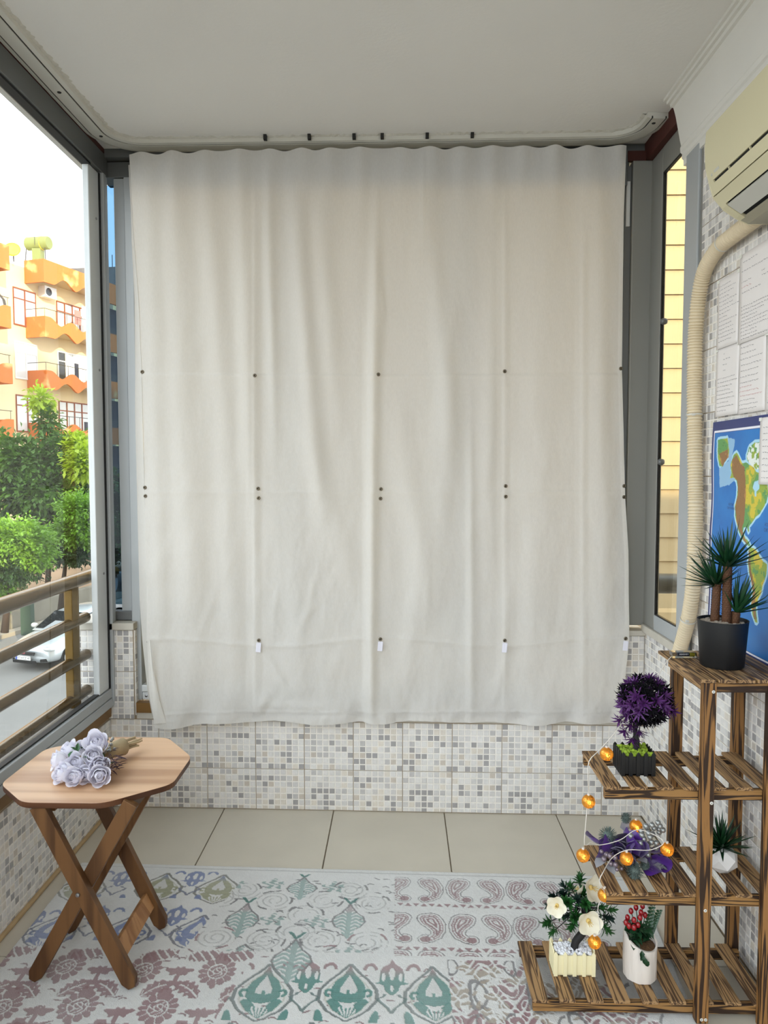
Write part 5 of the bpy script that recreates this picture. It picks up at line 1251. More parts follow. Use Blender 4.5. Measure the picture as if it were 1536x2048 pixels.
mv = [(1208,1718),(1213,1709),(1220,1712),(1230,1715),(1222,1727),(1231,1729),(1234,1739),(1243,1737),(1203,1703)]
for i, (a, b) in enumerate(mv):
    p = pt(a, b, Y=1.878+.006*math.sin(i*2)); m2 = MB(); m2.ball(p, .0072 if i < 6 else .0052, 12, 8); m2.build('mauve_berry', M['berry_mauve'], pb, smooth=True)
for (a, b, y, rr_, nme) in ((1216,1672,1.93,.024,'thistle'),(1270,1742,1.878,.022,'thistle'),(1252,1636,1.97,.014,'thistle'),(1290,1730,1.885,.012,'thistle')):
    p = pt(a, b, Y=y); m2 = MB(); m2.ball(p, rr_*.6, 10, 6)
    for k in range(170):
        z = 1-2*(k+.5)/170; th = k*2.39996; r = math.sqrt(1-z*z); d = Vector((r*math.cos(th), r*math.sin(th), z)); m2.leaf(p+d*rr_*.5, d+Vector((R.uniform(-.2,.2),R.uniform(-.2,.2),R.uniform(-.2,.2))), (.3,.2,1), rr_*.62, .0026, .05)
    m2.build(nme, M['thistle'], pb)
for (a, b, y, aim, L) in ((1300,1742,1.90,(.5,-.6,-.3),.04),(1320,1738,1.91,(.9,-.3,-.1),.04),(1200,1725,1.89,(-.5,-.5,-.2),.04),(1222,1738,1.88,(.2,-.6,-.25),.034),(1312,1755,1.90,(.4,-.5,-.5),.03),(1250,1650,1.97,(0,.1,1),.035),(1285,1722,1.88,(.4,-.7,.1),.03)):
    p = pt(a, b, Y=y); p.z = max(p.z, Z3+.010); m2 = MB(); aim = Vector(aim); 
    if p.z+aim.normalized().z*L < Z3+.004: aim.z = 0
    m2.leaf(p-aim.normalized()*L*.5, aim, (0,0,1), L, .03, .05, fold=.15); m2.build('wrap_leaf', M['wrap'], pb, smooth=True)
m2 = MB()
for k in range(60):
    p = pt(R.uniform(1200,1330), R.uniform(1690,1750), Y=1.90+R.uniform(-.01,.02)); p.z = max(p.z, Z3+.012); m2.leaf(p, (R.uniform(-1,1),-.6,R.uniform(-.2,1)), (0,0,1), .012, .003, .1)
m2.build('sprigs', M['leaf_grey'], pb, kind='stuff')
r5 = random.Random(55)
for k in range(16):
    th = r5.uniform(0, 6.28); d = Vector((math.cos(th), -abs(math.sin(th))*.8-.2, r5.uniform(.1,1.1))).normalized(); p = Vector((.612,1.940,Z3+.040))+d*.026+Vector((r5.uniform(-.03,.035),0,0))
    q = bpy.data.objects.new('petal', SPET); COL.objects.link(q); q.parent = pb; q.location = p-ORG[pb]; q.rotation_euler = (d.to_track_quat('Z','Y').to_matrix() @ Matrix.Rotation(r5.uniform(0,6.28), 3, 'Z')).to_euler(); sc_ = r5.uniform(.75,1.05); q.scale = (sc_,)*3; ORG[q] = p

# ================================================================== FAIRY LIGHTS
fl = thing('string_lights', 'string of gold mesh ball fairy lights draped down the plant shelf', 'string lights', (.52, 1.85, .1))
balls = [(1213,1508,1.840),(1177,1603,1.84),(1166,1711,1.845),(1272,1652,1.955),(1253,1717,1.862),(1334,1699,1.870),(1209,1790,1.83),(1189,1884,1.872)]
wire = [pt(1345,1312,Y=1.99),pt(1338,1318,Y=1.98),pt(1325,1336,Y=1.97),pt(1300,1380,Y=1.99),pt(1262,1420,Y=1.97),pt(1238,1455,Y=1.86),pt(1213,1485,Y=1.835),pt(1196,1503,Y=1.82),pt(1178,1523,Y=1.80),pt(1176,1560,Y=1.80),pt(1177,1590,Y=1.84),pt(1172,1640,Y=1.845),pt(1169,1690,Y=1.845),pt(1180,1685,Y=1.86),pt(1200,1690,Y=1.88),pt(1240,1680,Y=1.885),pt(1272,1660,Y=1.90),pt(1305,1668,Y=1.885),pt(1328,1685,Y=1.86),pt(1300,1700,Y=1.86),pt(1255,1700,Y=1.858),pt(1225,1715,Y=1.862),pt(1206,1745,Y=1.80),pt(1199,1760,Y=1.797),pt(1202,1775,Y=1.80),pt(1209,1785,Y=1.82),pt(1196,1815,Y=1.85),pt(1200,1850,Y=1.862),pt(1200,1866,Y=1.865),pt(1190,1872,Y=1.87)]
mb = MB(); mb.tube(smooth_path(wire, .01), .0011, 5); mb.build('wire', M['wire'], fl, smooth=True)
for i, (a, b, y) in enumerate(balls):
    p = pt(a, b, Y=y); r = .0170
    mb = MB(); mb.ball(p, r, 20, 14); g_ = mb.build('globe', M['gold'], fl, smooth=True)
    mb = MB(); mb.ball(p+Vector((.002,-r*.30,-.002)), .0048, 8, 6); mb.build('bulb', M['led'], g_, smooth=True)
    mb = MB(); mb.tube([p+Vector((0,0,r*.85)), p+Vector((0,0,r*1.25))], .0035, 8); mb.build('collar', M['wire'], g_)
# ================================================================== OUTSIDE
GZ = -3.6
M['orange'] = pm('orange_paint', (198,112,50), .85, var=.05, scale=.8, col2=(226,176,110), thresh=(.60,.70))
M['cream_wall'] = pm('cream_wall', (226,204,160), .9, var=.05, scale=.6)
M['slab_under'] = pm('balcony_slab', (204,184,150), .9, var=.05, scale=1)
M['frame_brown'] = pm('brown_window_frame', (136,70,38), .6, var=.1, scale=4)
M['frame_white'] = pm('white_window_frame', (230,228,222), .5, var=.03, scale=4)
M['pane_far'] = pm('curtained_pane', (206,206,200), .25, var=.12, scale=2)
M['pane_dark'] = pm('dark_pane', (30,32,36), .2, var=.2, scale=2)
M['rail_dark'] = pm('dark_rail', (70,62,54), .5, metal=.4)
M['tank'] = pm('green_tank', (122,130,72), .6, var=.08, scale=3)
M['dish'] = pm('yellow_dish', (236,200,60), .5)
M['grey_roof'] = pm('grey_roof', (96,92,92), .85, var=.1, scale=2)
M['dark_wall'] = pm('dark_enclosure', (38,36,40), .7, var=.2, scale=1.5)
M['yellow_wall'] = pm('yellow_wall', (184,164,128), .85, var=.05, scale=2.2, stretch=(1,1,2))
M['asphalt'] = pm('asphalt', (116,114,110), .9, var=.12, scale=1.2, bump=.3, bscale=30)
M['earth'] = pm('bare_earth', (158,132,104), .95, var=.2, scale=.8)
M['concrete'] = pm('old_concrete', (132,126,112), .9, var=.28, scale=1.6, bump=.6, bscale=6)
M['kerb'] = pm('kerb', (150,140,124), .9, var=.15, scale=3)
M['car_paint'] = pm('silver_car_paint', (196,202,204), .28, metal=.35, var=.02, coat=.6)
M['car_glass'] = pm('car_glass', (22,26,30), .08, var=.3, scale=3, spec=.8)
M['tyre'] = pm('tyre', (26,26,27), .85); M['lamp'] = pm('car_lamp', (226,230,230), .15, metal=.4, var=.15, scale=14, coat=1)
M['plate_w'] = pm('plate_white', (236,236,230), .5); M['plate_b'] = pm('plate_blue', (40,70,170), .5)
M['fol_a'] = pm('foliage_mid', (80,118,40), .55, var=.45, scale=1.6, trans=.3); M['fol_b'] = pm('foliage_bright', (114,156,42), .5, var=.35, scale=1.8, trans=.3)
M['fol_c'] = pm('foliage_dark', (40,70,28), .55, var=.4, scale=1.4, trans=.2); M['fol_yellow_lit'] = pm('foliage_yellow_sunlit', (168,190,52), .5, var=.3, scale=2, trans=.35)  # yellow leaves: the shoot's own tone, and a sunlit patch put into colour
M['bark'] = pm('bark', (66,50,38), .9, var=.25, scale=5, bump=.8, bscale=12)
M['cloth_a'] = pm('pink_cloth', (196,120,110), .9); M['cloth_b'] = pm('dark_cloth', (60,56,62), .9); M['cloth_c'] = pm('pale_cloth', (226,220,206), .9)
M['fence_green'] = pm('green_post', (52,74,58), .7)

# street and pavement
mb = MB(); mb.bx(-60, 40, -40, 120, GZ-.4, GZ-.0); structure('street', mb, M['asphalt'])
# apartment building with wave edged balconies, turned about 16 degrees to the street
dA = Vector((.28, .96, 0)).normalized(); nA = Vector((.96, -.28, 0)).normalized(); O_A = Vector((-19.14, 40.0, 0))
def A(u, n, z): return O_A+dA*u+nA*n+Vector((0,0,z))
apt = thing('apartment_building', 'cream apartment block with orange wave edged balconies across the street', 'building', (-20, 42, GZ))
RA = Matrix((dA, nA, Vector((0,0,1)))).transposed()
def abox(mb, u0, u1, n0, n1, z0, z1, mat=0): mb.box(A((u0+u1)/2, (n0+n1)/2, (z0+z1)/2), (u1-u0, n1-n0, z1-z0), RA, mat)
NW = -1.3
mb = MB(); abox(mb, -14, 7.4, NW-9, NW, GZ, 12.35); mb.build('wall', M['cream_wall'], apt)
LV = [(12.72,11.50,'roof'),(9.69,8.58,'b'),(6.80,5.78,'b'),(3.98,2.96,'b'),(1.15,.12,'b')]
def wave_top(u): return 0 if u < .35 else -.36*(.5-.5*math.cos((u-.35)*2*math.pi/1.75))
def wave_bot(u): return 0 if u < .7 else .42*(.5-.5*math.cos((u-.7)*2*math.pi/1.75))**.8
for (u0, u1, flip) in ((0.0, 5.35, 1), (-10.2, -2.35, -1)):
    for (zt, zb, kind) in LV:
        n = 64; us = [u0+(u1-u0)*i/n for i in range(n+1)]; loc_ = [(u-u0) if flip > 0 else (u1-u) for u in us]
        mb = MB()
        top = [A(u, 0, zt+(wave_top(l) if kind == 'b' else 0)) for u, l in zip(us, loc_)]; bot = [A(u, 0, zb+wave_bot(l)) for u, l in zip(us, loc_)]
        mb.strip(top, bot, nA*-.12); mb.build('balcony_front' if kind == 'b' else 'roof_fascia', M['orange'], apt)
        for ue in (u0, u1):
            mb = MB(); abox(mb, ue-.0 if ue == u0 else ue-.12, ue+.12 if ue == u0 else ue, NW, -.121, zb, zt); mb.build('balcony_end', M['orange'], apt)
        mb = MB(); abox(mb, u0+.12, u1-.12, NW, -.121, zb+.40, zb+.58); mb.build('balcony_slab', M['slab_under'], apt)
        if kind == 'b':
            mb = MB(); zr = zt+.42
            mb.tube([A(u0+.05, NW, zr), A(u0+.05, -.06, zr), A(u1-.05, -.06, zr)], .018, 5)
            k = u0+.05
            while k < u1: mb.tube([A(k, -.06, zt-.3), A(k, -.06, zr)], .014, 4); k += .85
            mb.build('balcony_rail', M['rail_dark'], apt)
def awindow(u0, u1, z0, z1, fm, pmn, nv=3, tr=.72, open_=False):
    mb = MB(); t = .07; abox(mb, u0, u1, NW+.0, NW+.06, z0, z0+t); abox(mb, u0, u1, NW, NW+.06, z1-t, z1)
    for i in range(nv+1): c = u0+(u1-u0)*i/nv; abox(mb, max(u0,c-t/2), min(u1,c+t/2), NW, NW+.06, z0+t, z1-t)
    zz = z0+(z1-z0)*tr; abox(mb, u0, u1, NW, NW+.05, zz-.03, zz+.03); f = mb.build('window', M[fm], apt)
    for i in range(nv):
        a, b = u0+(u1-u0)*i/nv+t/2, u0+(u1-u0)*(i+1)/nv-t/2
        mb = MB(); abox(mb, a, b, NW+.005, NW+.02, z0+t, z1-t); mb.build('pane', M[pmn if not (open_ and i == 0) else 'pane_dark'], f)
for (z0, fm, op) in ((9.1,'frame_brown',False),(6.25,'frame_white',True),(3.4,'frame_brown',False),(.55,'frame_brown',False)):
    awindow(-.85, .75, z0+.05, z0+2.05, fm, 'pane_far', 2); awindow(2.35, 4.9, z0+.0, z0+2.0, fm, 'pane_far', 4, open_=op); awindow(-9, -6.6, z0+.1, z0+2, fm, 'pane_far', 3)
mb = MB(); abox(mb, 1.0, 1.9, NW, NW+.45, 11.0, 11.6); o = mb.build('cooling_unit', M['frame_white'], apt); mb = MB(); mb.lathe([(.0001,.01),(.22,.01),(.22,.0)], A(1.3, NW+.455, 11.3), 16, M=nA.to_track_quat('Z','Y').to_matrix()); mb.build('fan_grille', M['pane_dark'], o)
for (u, z, wd, h, mt) in ((2.6,9.75,.5,.8,'cloth_a'),(3.2,9.8,.6,1.1,'cloth_c'),(3.9,9.75,.45,.7,'cloth_b'),(3.4,6.4,1.5,.7,'cloth_c'),(2.5,6.3,.3,1.2,'cloth_b'),(3.2,3.6,.8,.6,'cloth_b')):
    mb = MB(); abox(mb, u, u+wd, -.25, -.22, z, z+h); o = mb.build('laundry', M[mt], apt)
# glazed dark balconies at the far end of the block
for (zt, zb, kind) in LV:
    mb = MB(); abox(mb, 5.36, 7.4, -.14, 0, zb, zt); abox(mb, 5.36, 5.5, NW, -.14, zb, zt); mb.build('balcony_front', M['orange'], apt)
    if kind == 'b':
        mb = MB(); abox(mb, 5.4, 7.4, -.9, -.8, zt, zt+1.75); e = mb.build('enclosure', M['dark_wall'], apt)
        mb = MB(); abox(mb, 5.4, 7.4, -.79, -.7, zt-.1, zt+.55); mb.build('enclosure_panel', M['rail_dark'], e)
# awning left
mb = MB(); mb.strip([A(-2.6,-1.2,11.2), A(-2.6,-.7,10.6), A(-2.6,-.1,9.95), A(-2.6,-.02,9.6)], [A(-9.5,-1.2,11.2), A(-9.5,-.7,10.6), A(-9.5,-.1,9.95), A(-9.5,-.02,9.6)], (0,0,-.03)); mb.build('awning', M['cloth_c'], apt)
mb = MB()
for k in range(14):
    u = -2.6-.5*k; mb.strip([A(u,-1.2,11.22), A(u,-.7,10.62), A(u,-.1,9.97), A(u,-.0,9.6)], [A(u-.2,-1.2,11.22), A(u-.2,-.7,10.62), A(u-.2,-.1,9.97), A(u-.2,-.0,9.6)], (0,0,-.01))
mb.build('awning_stripes', M['rail_dark'], apt, kind='stuff')
# roof things
tk = thing('water_tank', 'green cylindrical water tank on a stand on the apartment roof', 'water tank', A(.9,-3,12.36))
c = pt(76, 487, Y=43.5); ax = Vector((.95, -.15, 0)).normalized()
mb = MB(); mb.tube([c-ax*.72, c-ax*.64, c+ax*.64, c+ax*.72], [.30,.38,.38,.34], 20); mb.build('drum', M['tank'], tk, auto=40)
mb = MB(); mb.tube([c+ax*.28, c+ax*.33], .395, 20); mb.build('band', M['dish'], tk)
mb = MB(); mb.box((c.x, c.y, (c.z-.38+12.36)/2+.02), (.5,.5,c.z-.38-12.36+.06)); mb.build('plinth', M['tank'], tk)
for s in (-.6,.6):
    mb = MB(); mb.tube([c+ax*s+Vector((0,-.3,-.36)), Vector((c.x+ax.x*s*1.1, c.y-.45, 12.36))], .03, 5); mb.build('leg', M['rail_dark'], tk)
mb = MB(); mb.tube([c+Vector((0,-.4,-.2)), c+Vector((0,-.4,.7))], .015, 4); mb.build('pipe', M['rail_dark'], tk)
ds = thing('satellite_dish', 'round yellow satellite dish at the roof edge left of the tank', 'satellite dish', A(-1.2,-1.6,12.36))
c = pt(25, 500, Y=39.2); c2 = Vector((c.x, c.y, 12.36)); Mx = Vector((.3,-1,.35)).to_track_quat('Z','Y').to_matrix()
mb = MB(); mb.lathe([(.0001,-.06),(.2,-.03),(.40,.05),(.41,.06),(.2,0),(.0001,-.03)], c, 24, M=Mx); mb.build('dish', M['dish'], ds, smooth=True)
mb = MB(); mb.tube([c+Vector((0,.08,-.05)), Vector((c.x, c.y+.1, 12.36))], .035, 6); mb.build('mast', M['rail_dark'], ds)
# block behind
b2 = thing('grey_building', 'dark grey roofed house behind the orange block', 'building', (-22, 58, GZ))
mb = MB(); mb.bx(-23.5, -14, 54, 62, GZ, 13.6); mb.build('wall', M['cream_wall'], b2)
mb = MB(); mb.prism([(-24,13.6),(-13.5,13.6),(-13.5,14.1),(-17,16.0),(-24,15.8)], lambda a, b, d: (a, d, b), 53.4, 62.5); mb.build('roof', M['grey_roof'], b2)
mb = MB(); mb.bx(-23, -22.9, 54, 54.1, 13.6, 14); mb.tube([(-21.2,55,15.6),(-21.2,55,17.2)], .03, 5); mb.build('aerial', M['rail_dark'], b2)

# yellow neighbour seen through the side window and glowing behind the curtain
nb = thing('yellow_building', 'sunlit yellow clad house close beside the side window', 'building', (4, 7.9, GZ))
mb = MB(); mb.bx(-1.9, 9.5, 7.86, 14, GZ, 18.7); mb.build('wall', M['yellow_wall'], nb)
mb = MB(); hpan = .252
mb.add([(-1.9,7.86,0),(9.5,7.86,0),(9.5,7.82,0),(-1.9,7.82,0),(-1.9,7.86,hpan),(9.5,7.86,hpan),(9.5,7.842,hpan-.004),(-1.9,7.842,hpan-.004)], [(0,3,2,1),(3,7,6,2),(7,4,5,6),(0,4,7,3),(1,2,6,5)]); me = mb.mesh('cladding_panel', M['yellow_wall'])
z = GZ
while z < 18.3: inst('cladding_panel', me, nb, (0,0,z)); z += hpan
# low terrace between the houses
mb = MB(); mb.bx(1.13, 9, 3.3, 7.8, -.35, -.15); structure('terrace', mb, M['ledge'])
mb = MB(); mb.bx(1.13, 9, 6.6, 6.8, -.15, .12); structure('terrace', mb, M['yellow_wall'])

# retaining wall and yard across the street
mb = MB(); W0 = Vector((-14.5, 12, 0)); W1 = Vector((-9.3, 34, 0)); wa = (W1-W0).normalized()
rw = struct_root('wall_retaining', (-12, 22, GZ)); L = (W1-W0).length; k = 0; s = 0
RW = Matrix((wa, Vector((-wa.y, wa.x, 0)), Vector((0,0,1)))).transposed()
while s < L:
    ln = R.uniform(1.3, 2.2); h = .72+R.uniform(-.04,.05)+s*.004; m2 = MB(); m2.box(W0+wa*(s+ln/2)+Vector((-wa.y,wa.x,0))*R.uniform(.12,.16)+Vector((0,0,GZ+h/2)), (ln-.03,.3,h), RW); m2.build('panel', M['concrete'], rw, bevel=.01); s += ln
m2 = MB(); m2.box((W0+W1)/2+Vector((wa.y,-wa.x,0))*.35+Vector((0,0,GZ+.06)), (L,.35,.12), RW); structure('kerb', m2, M['kerb'])
yard = MB(); yd = Vector((-wa.y, wa.x, 0)); q0, q1 = W0+yd*.3, W1+yd*.3
yard.add([q0+Vector((0,0,GZ+.62)), q1+Vector((0,0,GZ+.72)), q1+yd*16+Vector((0,0,GZ+1.3)), q0+yd*16+Vector((0,0,GZ+1.1)), q0+Vector((0,0,GZ)), q1+Vector((0,0,GZ)), q1+yd*16+Vector((0,0,GZ)), q0+yd*16+Vector((0,0,GZ))], [(0,1,2,3),(0,4,5,1),(1,5,6,2),(2,6,7,3),(3,7,4,0)]); structure('ground', yard, M['earth'])
gp = MB(); p = pt(55, 1235, Y=20.9); gp.box((p.x, p.y, p.z), (.30,.25,1.0)); tag(gp.build('green_bin', M['fence_green'], None, bevel=.02), 'narrow dark green bin standing by the concrete wall behind the car', 'bin')

# trees: each has its own trunk and leaves
def tree(name, label, blobs, trunk, mats, n, leaf, seed, group=None):
    r2 = random.Random(seed); base = Vector(trunk[0]); t = thing(name, label, 'tree', base, group)
    mb = MB(); mb.tube(trunk, [.11-.07*i/(len(trunk)-1) for i in range(len(trunk))], 8)
    for (c, r, w_, mi) in blobs:
        c = Vector(c); mb.tube([Vector(trunk[-1]), (Vector(trunk[-1])+c)/2+Vector((0,0,.1)), c], [.05,.035,.015], 5)
    mb.build('trunk', M['bark'], t, smooth=True)
    byM = {}
    for (c, r, w_, mi) in blobs:
        mbx_ = byM.setdefault(mi, MB()); c = Vector(c)
        for k in range(int(n*w_)):
            d = Vector((r2.gauss(0,1), r2.gauss(0,1), r2.gauss(0,1))).normalized(); rad = r2.random()**.5*(1.25 if r2.random() < .25 else 1)
            p = c+Vector((d.x*r[0], d.y*r[1], d.z*r[2]))*rad*(1+.25*math.sin(d.x*7+seed)*math.sin(d.z*6+d.y*5))
            dd = (d+Vector((r2.uniform(-.9,.9), r2.uniform(-.9,.9), r2.uniform(-.9,.5)))).normalized(); sd = dd.cross(Vector((r2.uniform(-.4,.4), r2.uniform(-.4,.4), 1))).normalized(); L = leaf*r2.uniform(.7,1.35); nn = sd.cross(dd)
            mbx_.add([p, p+dd*L*.5+sd*L*.3+nn*L*.06, p+dd*L-nn*L*.12, p+dd*L*.5-sd*L*.3+nn*L*.06], [(0,1,2),(0,2,3)])
    for mi, m2 in byM.items(): m2.build('foliage', M[mi], t, kind='stuff')
    return t
def B(px, py, Y, rx, rz, w_=1., mi='fol_a', ry=None): p = pt(px, py, Y=Y); return (tuple(p), (rx, ry or rx, rz), w_, mi)
g0 = pt(95, 1165, Y=26)
tree('leafy_tree', 'tall loose leafy tree reaching up in front of the orange balconies', [B(60,930,26,.9,1.0,1.3),B(130,910,26.5,1.0,.8,1.3),B(10,920,26,.8,.9,1.0),B(165,925,25.5,.55,.75,.55,'fol_yellow_lit'),B(160,890,26,.5,.4,.3,'fol_yellow_lit'),B(100,985,26,1.4,.8,1.6),B(30,990,26,1.0,.7,1.1,'fol_c'),B(80,800,26.5,.42,.42,.28,'fol_yellow_lit'),B(95,845,26.5,.38,.5,.22),B(120,1050,26.3,1.5,.7,1.5,'fol_c'),B(180,960,26.5,.8,.8,.7)],  # the two yellow blobs at the right paint a sunlit patch of leaves
     [(g0.x, 26, GZ+.8), (g0.x+.1, 26, GZ+2.2), (g0.x, 26.1, GZ+3.6)], None, 1500, .21, 5)
g1 = pt(25, 1185, Y=19.5)
tree('round_bush', 'rounded bright green bush tree low at the left edge of the window', [B(45,1085,19.5,.75,.55,2.0,'fol_b'),B(0,1080,19.5,.7,.5,1.6,'fol_b'),B(70,1110,19.4,.5,.4,1.0,'fol_b'),B(30,1135,19.6,.85,.4,1.3,'fol_c'),B(10,1180,19.6,.45,.4,.6,'fol_a')], [(g1.x-.3,19.6,GZ+.6),(g1.x-.2,19.6,GZ+1.4),(g1.x-.1,19.6,GZ+2.0)], None, 2400, .11, 8)
g2 = pt(150, 1140, Y=22)
tree('small_green_tree', 'fresh green compact tree left of the window post above the car', [B(155,1020,22,.55,.5,1.3,'fol_b'),B(140,1065,22,.5,.45,1.0,'fol_b'),B(175,1060,22,.5,.5,1.0,'fol_b'),B(110,1095,22.3,.9,.45,1.2,'fol_c'),B(150,1110,22.3,.7,.3,.7,'fol_c')], [(g2.x-.6,22.3,GZ+.7),(g2.x-.5,22.3,GZ+1.6),(g2.x-.3,22.2,GZ+2.6)], None, 2400, .11, 9)
g3 = pt(255, 1130, Y=31)
tree('dark_tree', 'dark green tree seen through the tinted corner pane', [B(230,985,31,.9,.85,1.,'fol_c'),B(245,1050,31,1.1,.9,1.2,'fol_a'),B(225,1100,31,.9,.6,.8,'fol_c'),B(285,960,31.5,.9,1.1,1.0,'fol_c'),B(290,1060,31.5,1.1,1.1,1.0,'fol_c')], [(g3.x,31,GZ),(g3.x,31,GZ+1.5),(g3.x-.1,30.9,GZ+3.)], None, 2000, .15, 10)

# ---- parked car
car = thing('parked_car', 'silver hatchback parked nose-on by the concrete wall below the balcony', 'car', (-8.7, 20.2, GZ))
hd = Vector((-.30, -.95, 0)).normalized(); rt_ = Vector((hd.y, -hd.x, 0))*-1      # rt_: car's left (viewer's right)
FC = pt(50, 1342, Z=GZ)
CS = .87
def K(x, y, z): return FC-hd*x*CS+rt_*y*CS+Vector((0,0,z*CS))     # x back from the nose, y to the viewer's right
rt_ = Vector((-hd.y, hd.x, 0)); 
if rt_.x < 0: rt_ = -rt_
RK = Matrix((-hd, rt_, Vector((0,0,1)))).transposed()
# body sections: x, half width low, half width belt, z bottom, z belt
secs = [(.0,.50,.42,.30,.56),(.05,.66,.58,.22,.63),(.18,.78,.71,.19,.70),(.45,.83,.78,.18,.79),(.9,.84,.80,.18,.88),(1.25,.84,.81,.18,.93),(2.0,.84,.82,.18,.95),(3.0,.84,.81,.20,.97),(3.7,.81,.77,.24,.97),(3.95,.74,.66,.30,.93),(4.02,.62,.55,.36,.84)]
mb = MB(); vs = []; n = 14
for (x, wl, wb, zb, zt) in secs:
    pts = [(-wl*.86,zb),(-wl,zb+.12),(-wl*1.01,zb+(zt-zb)*.5),(-wb*1.0,zt-.07),(-wb*.86,zt-.015),(-wb*.5,zt+.018),(-wb*.2,zt+.026),(wb*.2,zt+.026),(wb*.5,zt+.018),(wb*.86,zt-.015),(wb,zt-.07),(wl*1.01,zb+(zt-zb)*.5),(wl,zb+.12),(wl*.86,zb)]
    vs += [K(x+.10*(abs(y)/wl)**3*(1 if x < .5 else 0), y, z) for y, z in pts]
m = len(secs); fs = [(i*n+k, i*n+(k+1)%n, (i+1)*n+(k+1)%n, (i+1)*n+k) for i in range(m-1) for k in range(n)]+[tuple(range(n-1,-1,-1)), tuple((m-1)*n+k for k in range(n))]
mb.add(vs, fs); o = mb.build('body', M['car_paint'], car, smooth=True); sd_ = o.modifiers.new('sub', 'SUBSURF'); sd_.levels = sd_.render_levels = 2
cab = [(1.05,.74,.70,.92,.94),(1.85,.72,.56,.93,1.40),(2.3,.72,.57,.94,1.46),(3.1,.72,.56,.95,1.44),(3.75,.70,.52,.95,1.28),(3.92,.66,.5,.93,1.0)]
mb = MB(); vs = []; n = 10
for (x, wl, wt, zb, zt) in cab:
    pts = [(-wl,zb),(-wl*.97,zb+(zt-zb)*.2),(-wt*1.02,zt-.06*(zt-zb)/.5),(-wt*.8,zt),(-wt*.3,zt+.02),(wt*.3,zt+.02),(wt*.8,zt),(wt*1.02,zt-.06*(zt-zb)/.5),(wl*.97,zb+(zt-zb)*.2),(wl,zb)]; vs += [K(x, y, z) for y, z in pts]
m = len(cab); fs = [(i*n+k, i*n+(k+1)%n, (i+1)*n+(k+1)%n, (i+1)*n+k) for i in range(m-1) for k in range(n)]+[tuple(range(n-1,-1,-1)), tuple((m-1)*n+k for k in range(n))]
mb.add(vs, fs); mb.build('cabin', M['car_paint'], car, auto=45)
def quad(name, pts, mat, par, th=.012, nrm=(0,0,1)):
    nv = (Vector(pts[1])-Vector(pts[0])).cross(Vector(pts[2])-Vector(pts[0])).normalized()*th
    if nv.dot(Vector(nrm)) < 0: nv = -nv
    mb = MB(); P = [Vector(p) for p in pts]; k = len(P); mb.add(P+[p+nv for p in P], [tuple(range(k)), tuple(range(2*k-1,k-1,-1))]+[(i,(i+1)%k,k+(i+1)%k,k+i) for i in range(k)]); return mb.build(name, mat, par)
quad('windshield', [K(1.12,-.66,.965),K(1.12,.66,.965),K(1.80,.52,1.375),K(1.80,-.52,1.375)], M['car_glass'], car, .02, -hd*-1+Vector((0,0,1)))
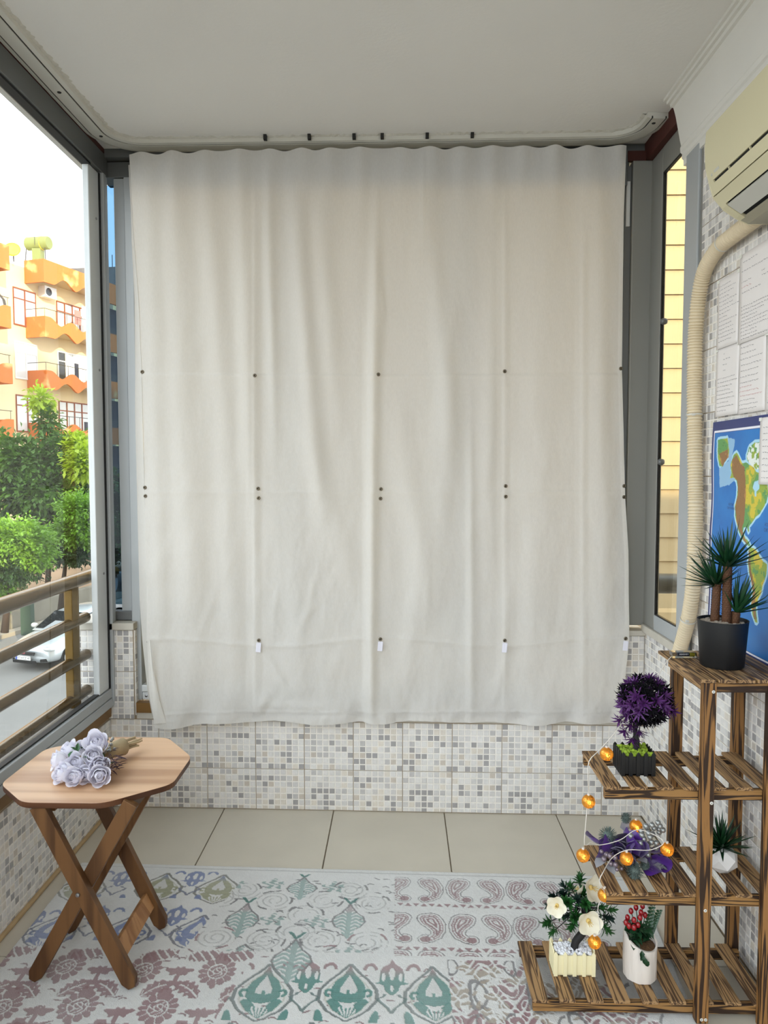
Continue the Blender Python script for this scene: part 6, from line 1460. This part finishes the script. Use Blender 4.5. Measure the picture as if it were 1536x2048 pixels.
for s in (1,-1):
    quad('side_window', [K(1.45,s*.735,1.0),K(2.35,s*.735,1.0),K(2.3,s*.62,1.38),K(1.88,s*.62,1.35)], M['car_glass'], car, .02, rt_*s); quad('side_window', [K(2.42,s*.735,1.0),K(3.5,s*.725,1.02),K(3.2,s*.62,1.36),K(2.38,s*.62,1.38)], M['car_glass'], car, .02, rt_*s)
    mb = MB(); mb.ball(K(.30,s*.60,.60), .17, 14, 9, sc=(1.0,.85,.42), M=RK @ Matrix.Rotation(.25, 3, 'Y')); mb.build('headlamp', M['lamp'], car, smooth=True)
    mb = MB(); mb.ball(K(1.35,s*.93,1.0), .10, 10, 6, sc=(.8,1,.7), M=RK); mb.build('mirror', M['car_paint'], car, smooth=True)
    for x in (.82, 3.25):
        mb = MB(); mb.lathe([(a_*CS, b_*CS) for a_, b_ in ((.0001,-.09),(.2,-.09),(.29,-.08),(.305,0),(.29,.08),(.2,.09),(.0001,.06))], K(x, s*.76, .305), 24, M=RK @ Matrix.Rotation(-math.pi/2*s, 3, 'X')); w_ = mb.build('wheel', M['tyre'], car, auto=40)
        mb = MB(); mb.lathe([(.0001,.075),(.12,.095),(.19,.092)], K(x, s*.76, .305), 20, M=RK @ Matrix.Rotation(-math.pi/2*s, 3, 'X')); mb.build('hub', M['lamp'], w_)
    quad('fog_vent', [K(.11,s*.46,.27),K(.20,s*.64,.28),K(.17,s*.62,.37),K(.085,s*.48,.35)], M['black'], car, .03, hd)
quad('grille', [K(-.01,-.36,.475),K(-.01,.36,.475),K(-.0,.38,.56),K(-.0,-.38,.56)], M['black'], car, .03, hd)
quad('intake', [K(.03,-.42,.24),K(.03,.42,.24),K(-.0,.40,.32),K(-.0,-.40,.32)], M['black'], car, .035, hd)
mb = MB(); mb.lathe([(.0001,.012),(.05,.010),(.055,0)], K(-.03,0,.545), 16, M=hd.to_track_quat('Z','Y').to_matrix()); mb.build('badge', pm('badge_red', (150,60,70), .4), car)
pl = quad('licence_plate', [K(-.045,-.26,.335),K(-.045,.26,.335),K(-.045,.26,.45),K(-.045,-.26,.45)], M['plate_w'], car, .012, hd)
quad('plate_strip', [K(-.058,-.26,.335),K(-.058,-.21,.335),K(-.058,-.21,.45),K(-.058,-.26,.45)], M['plate_b'], pl, .002, hd)
cu = bpy.data.curves.new('t', 'FONT'); cu.body = '07 HCZ 47'; cu.size = .085; cu.align_x = 'CENTER'; to = bpy.data.objects.new('t', cu); COL.objects.link(to)
me = bpy.data.meshes.new_from_object(to.evaluated_get(bpy.context.evaluated_depsgraph_get())); bpy.data.objects.remove(to); me.materials.clear(); me.materials.append(M['black'])
to = bpy.data.objects.new('lettering', me); COL.objects.link(to); to.parent = pl; to.location = K(-.060,.025,.358)-ORG[pl]
zx = Vector((0,0,1)); to.rotation_euler = Matrix((rt_, zx, rt_.cross(zx))).transposed().to_euler()
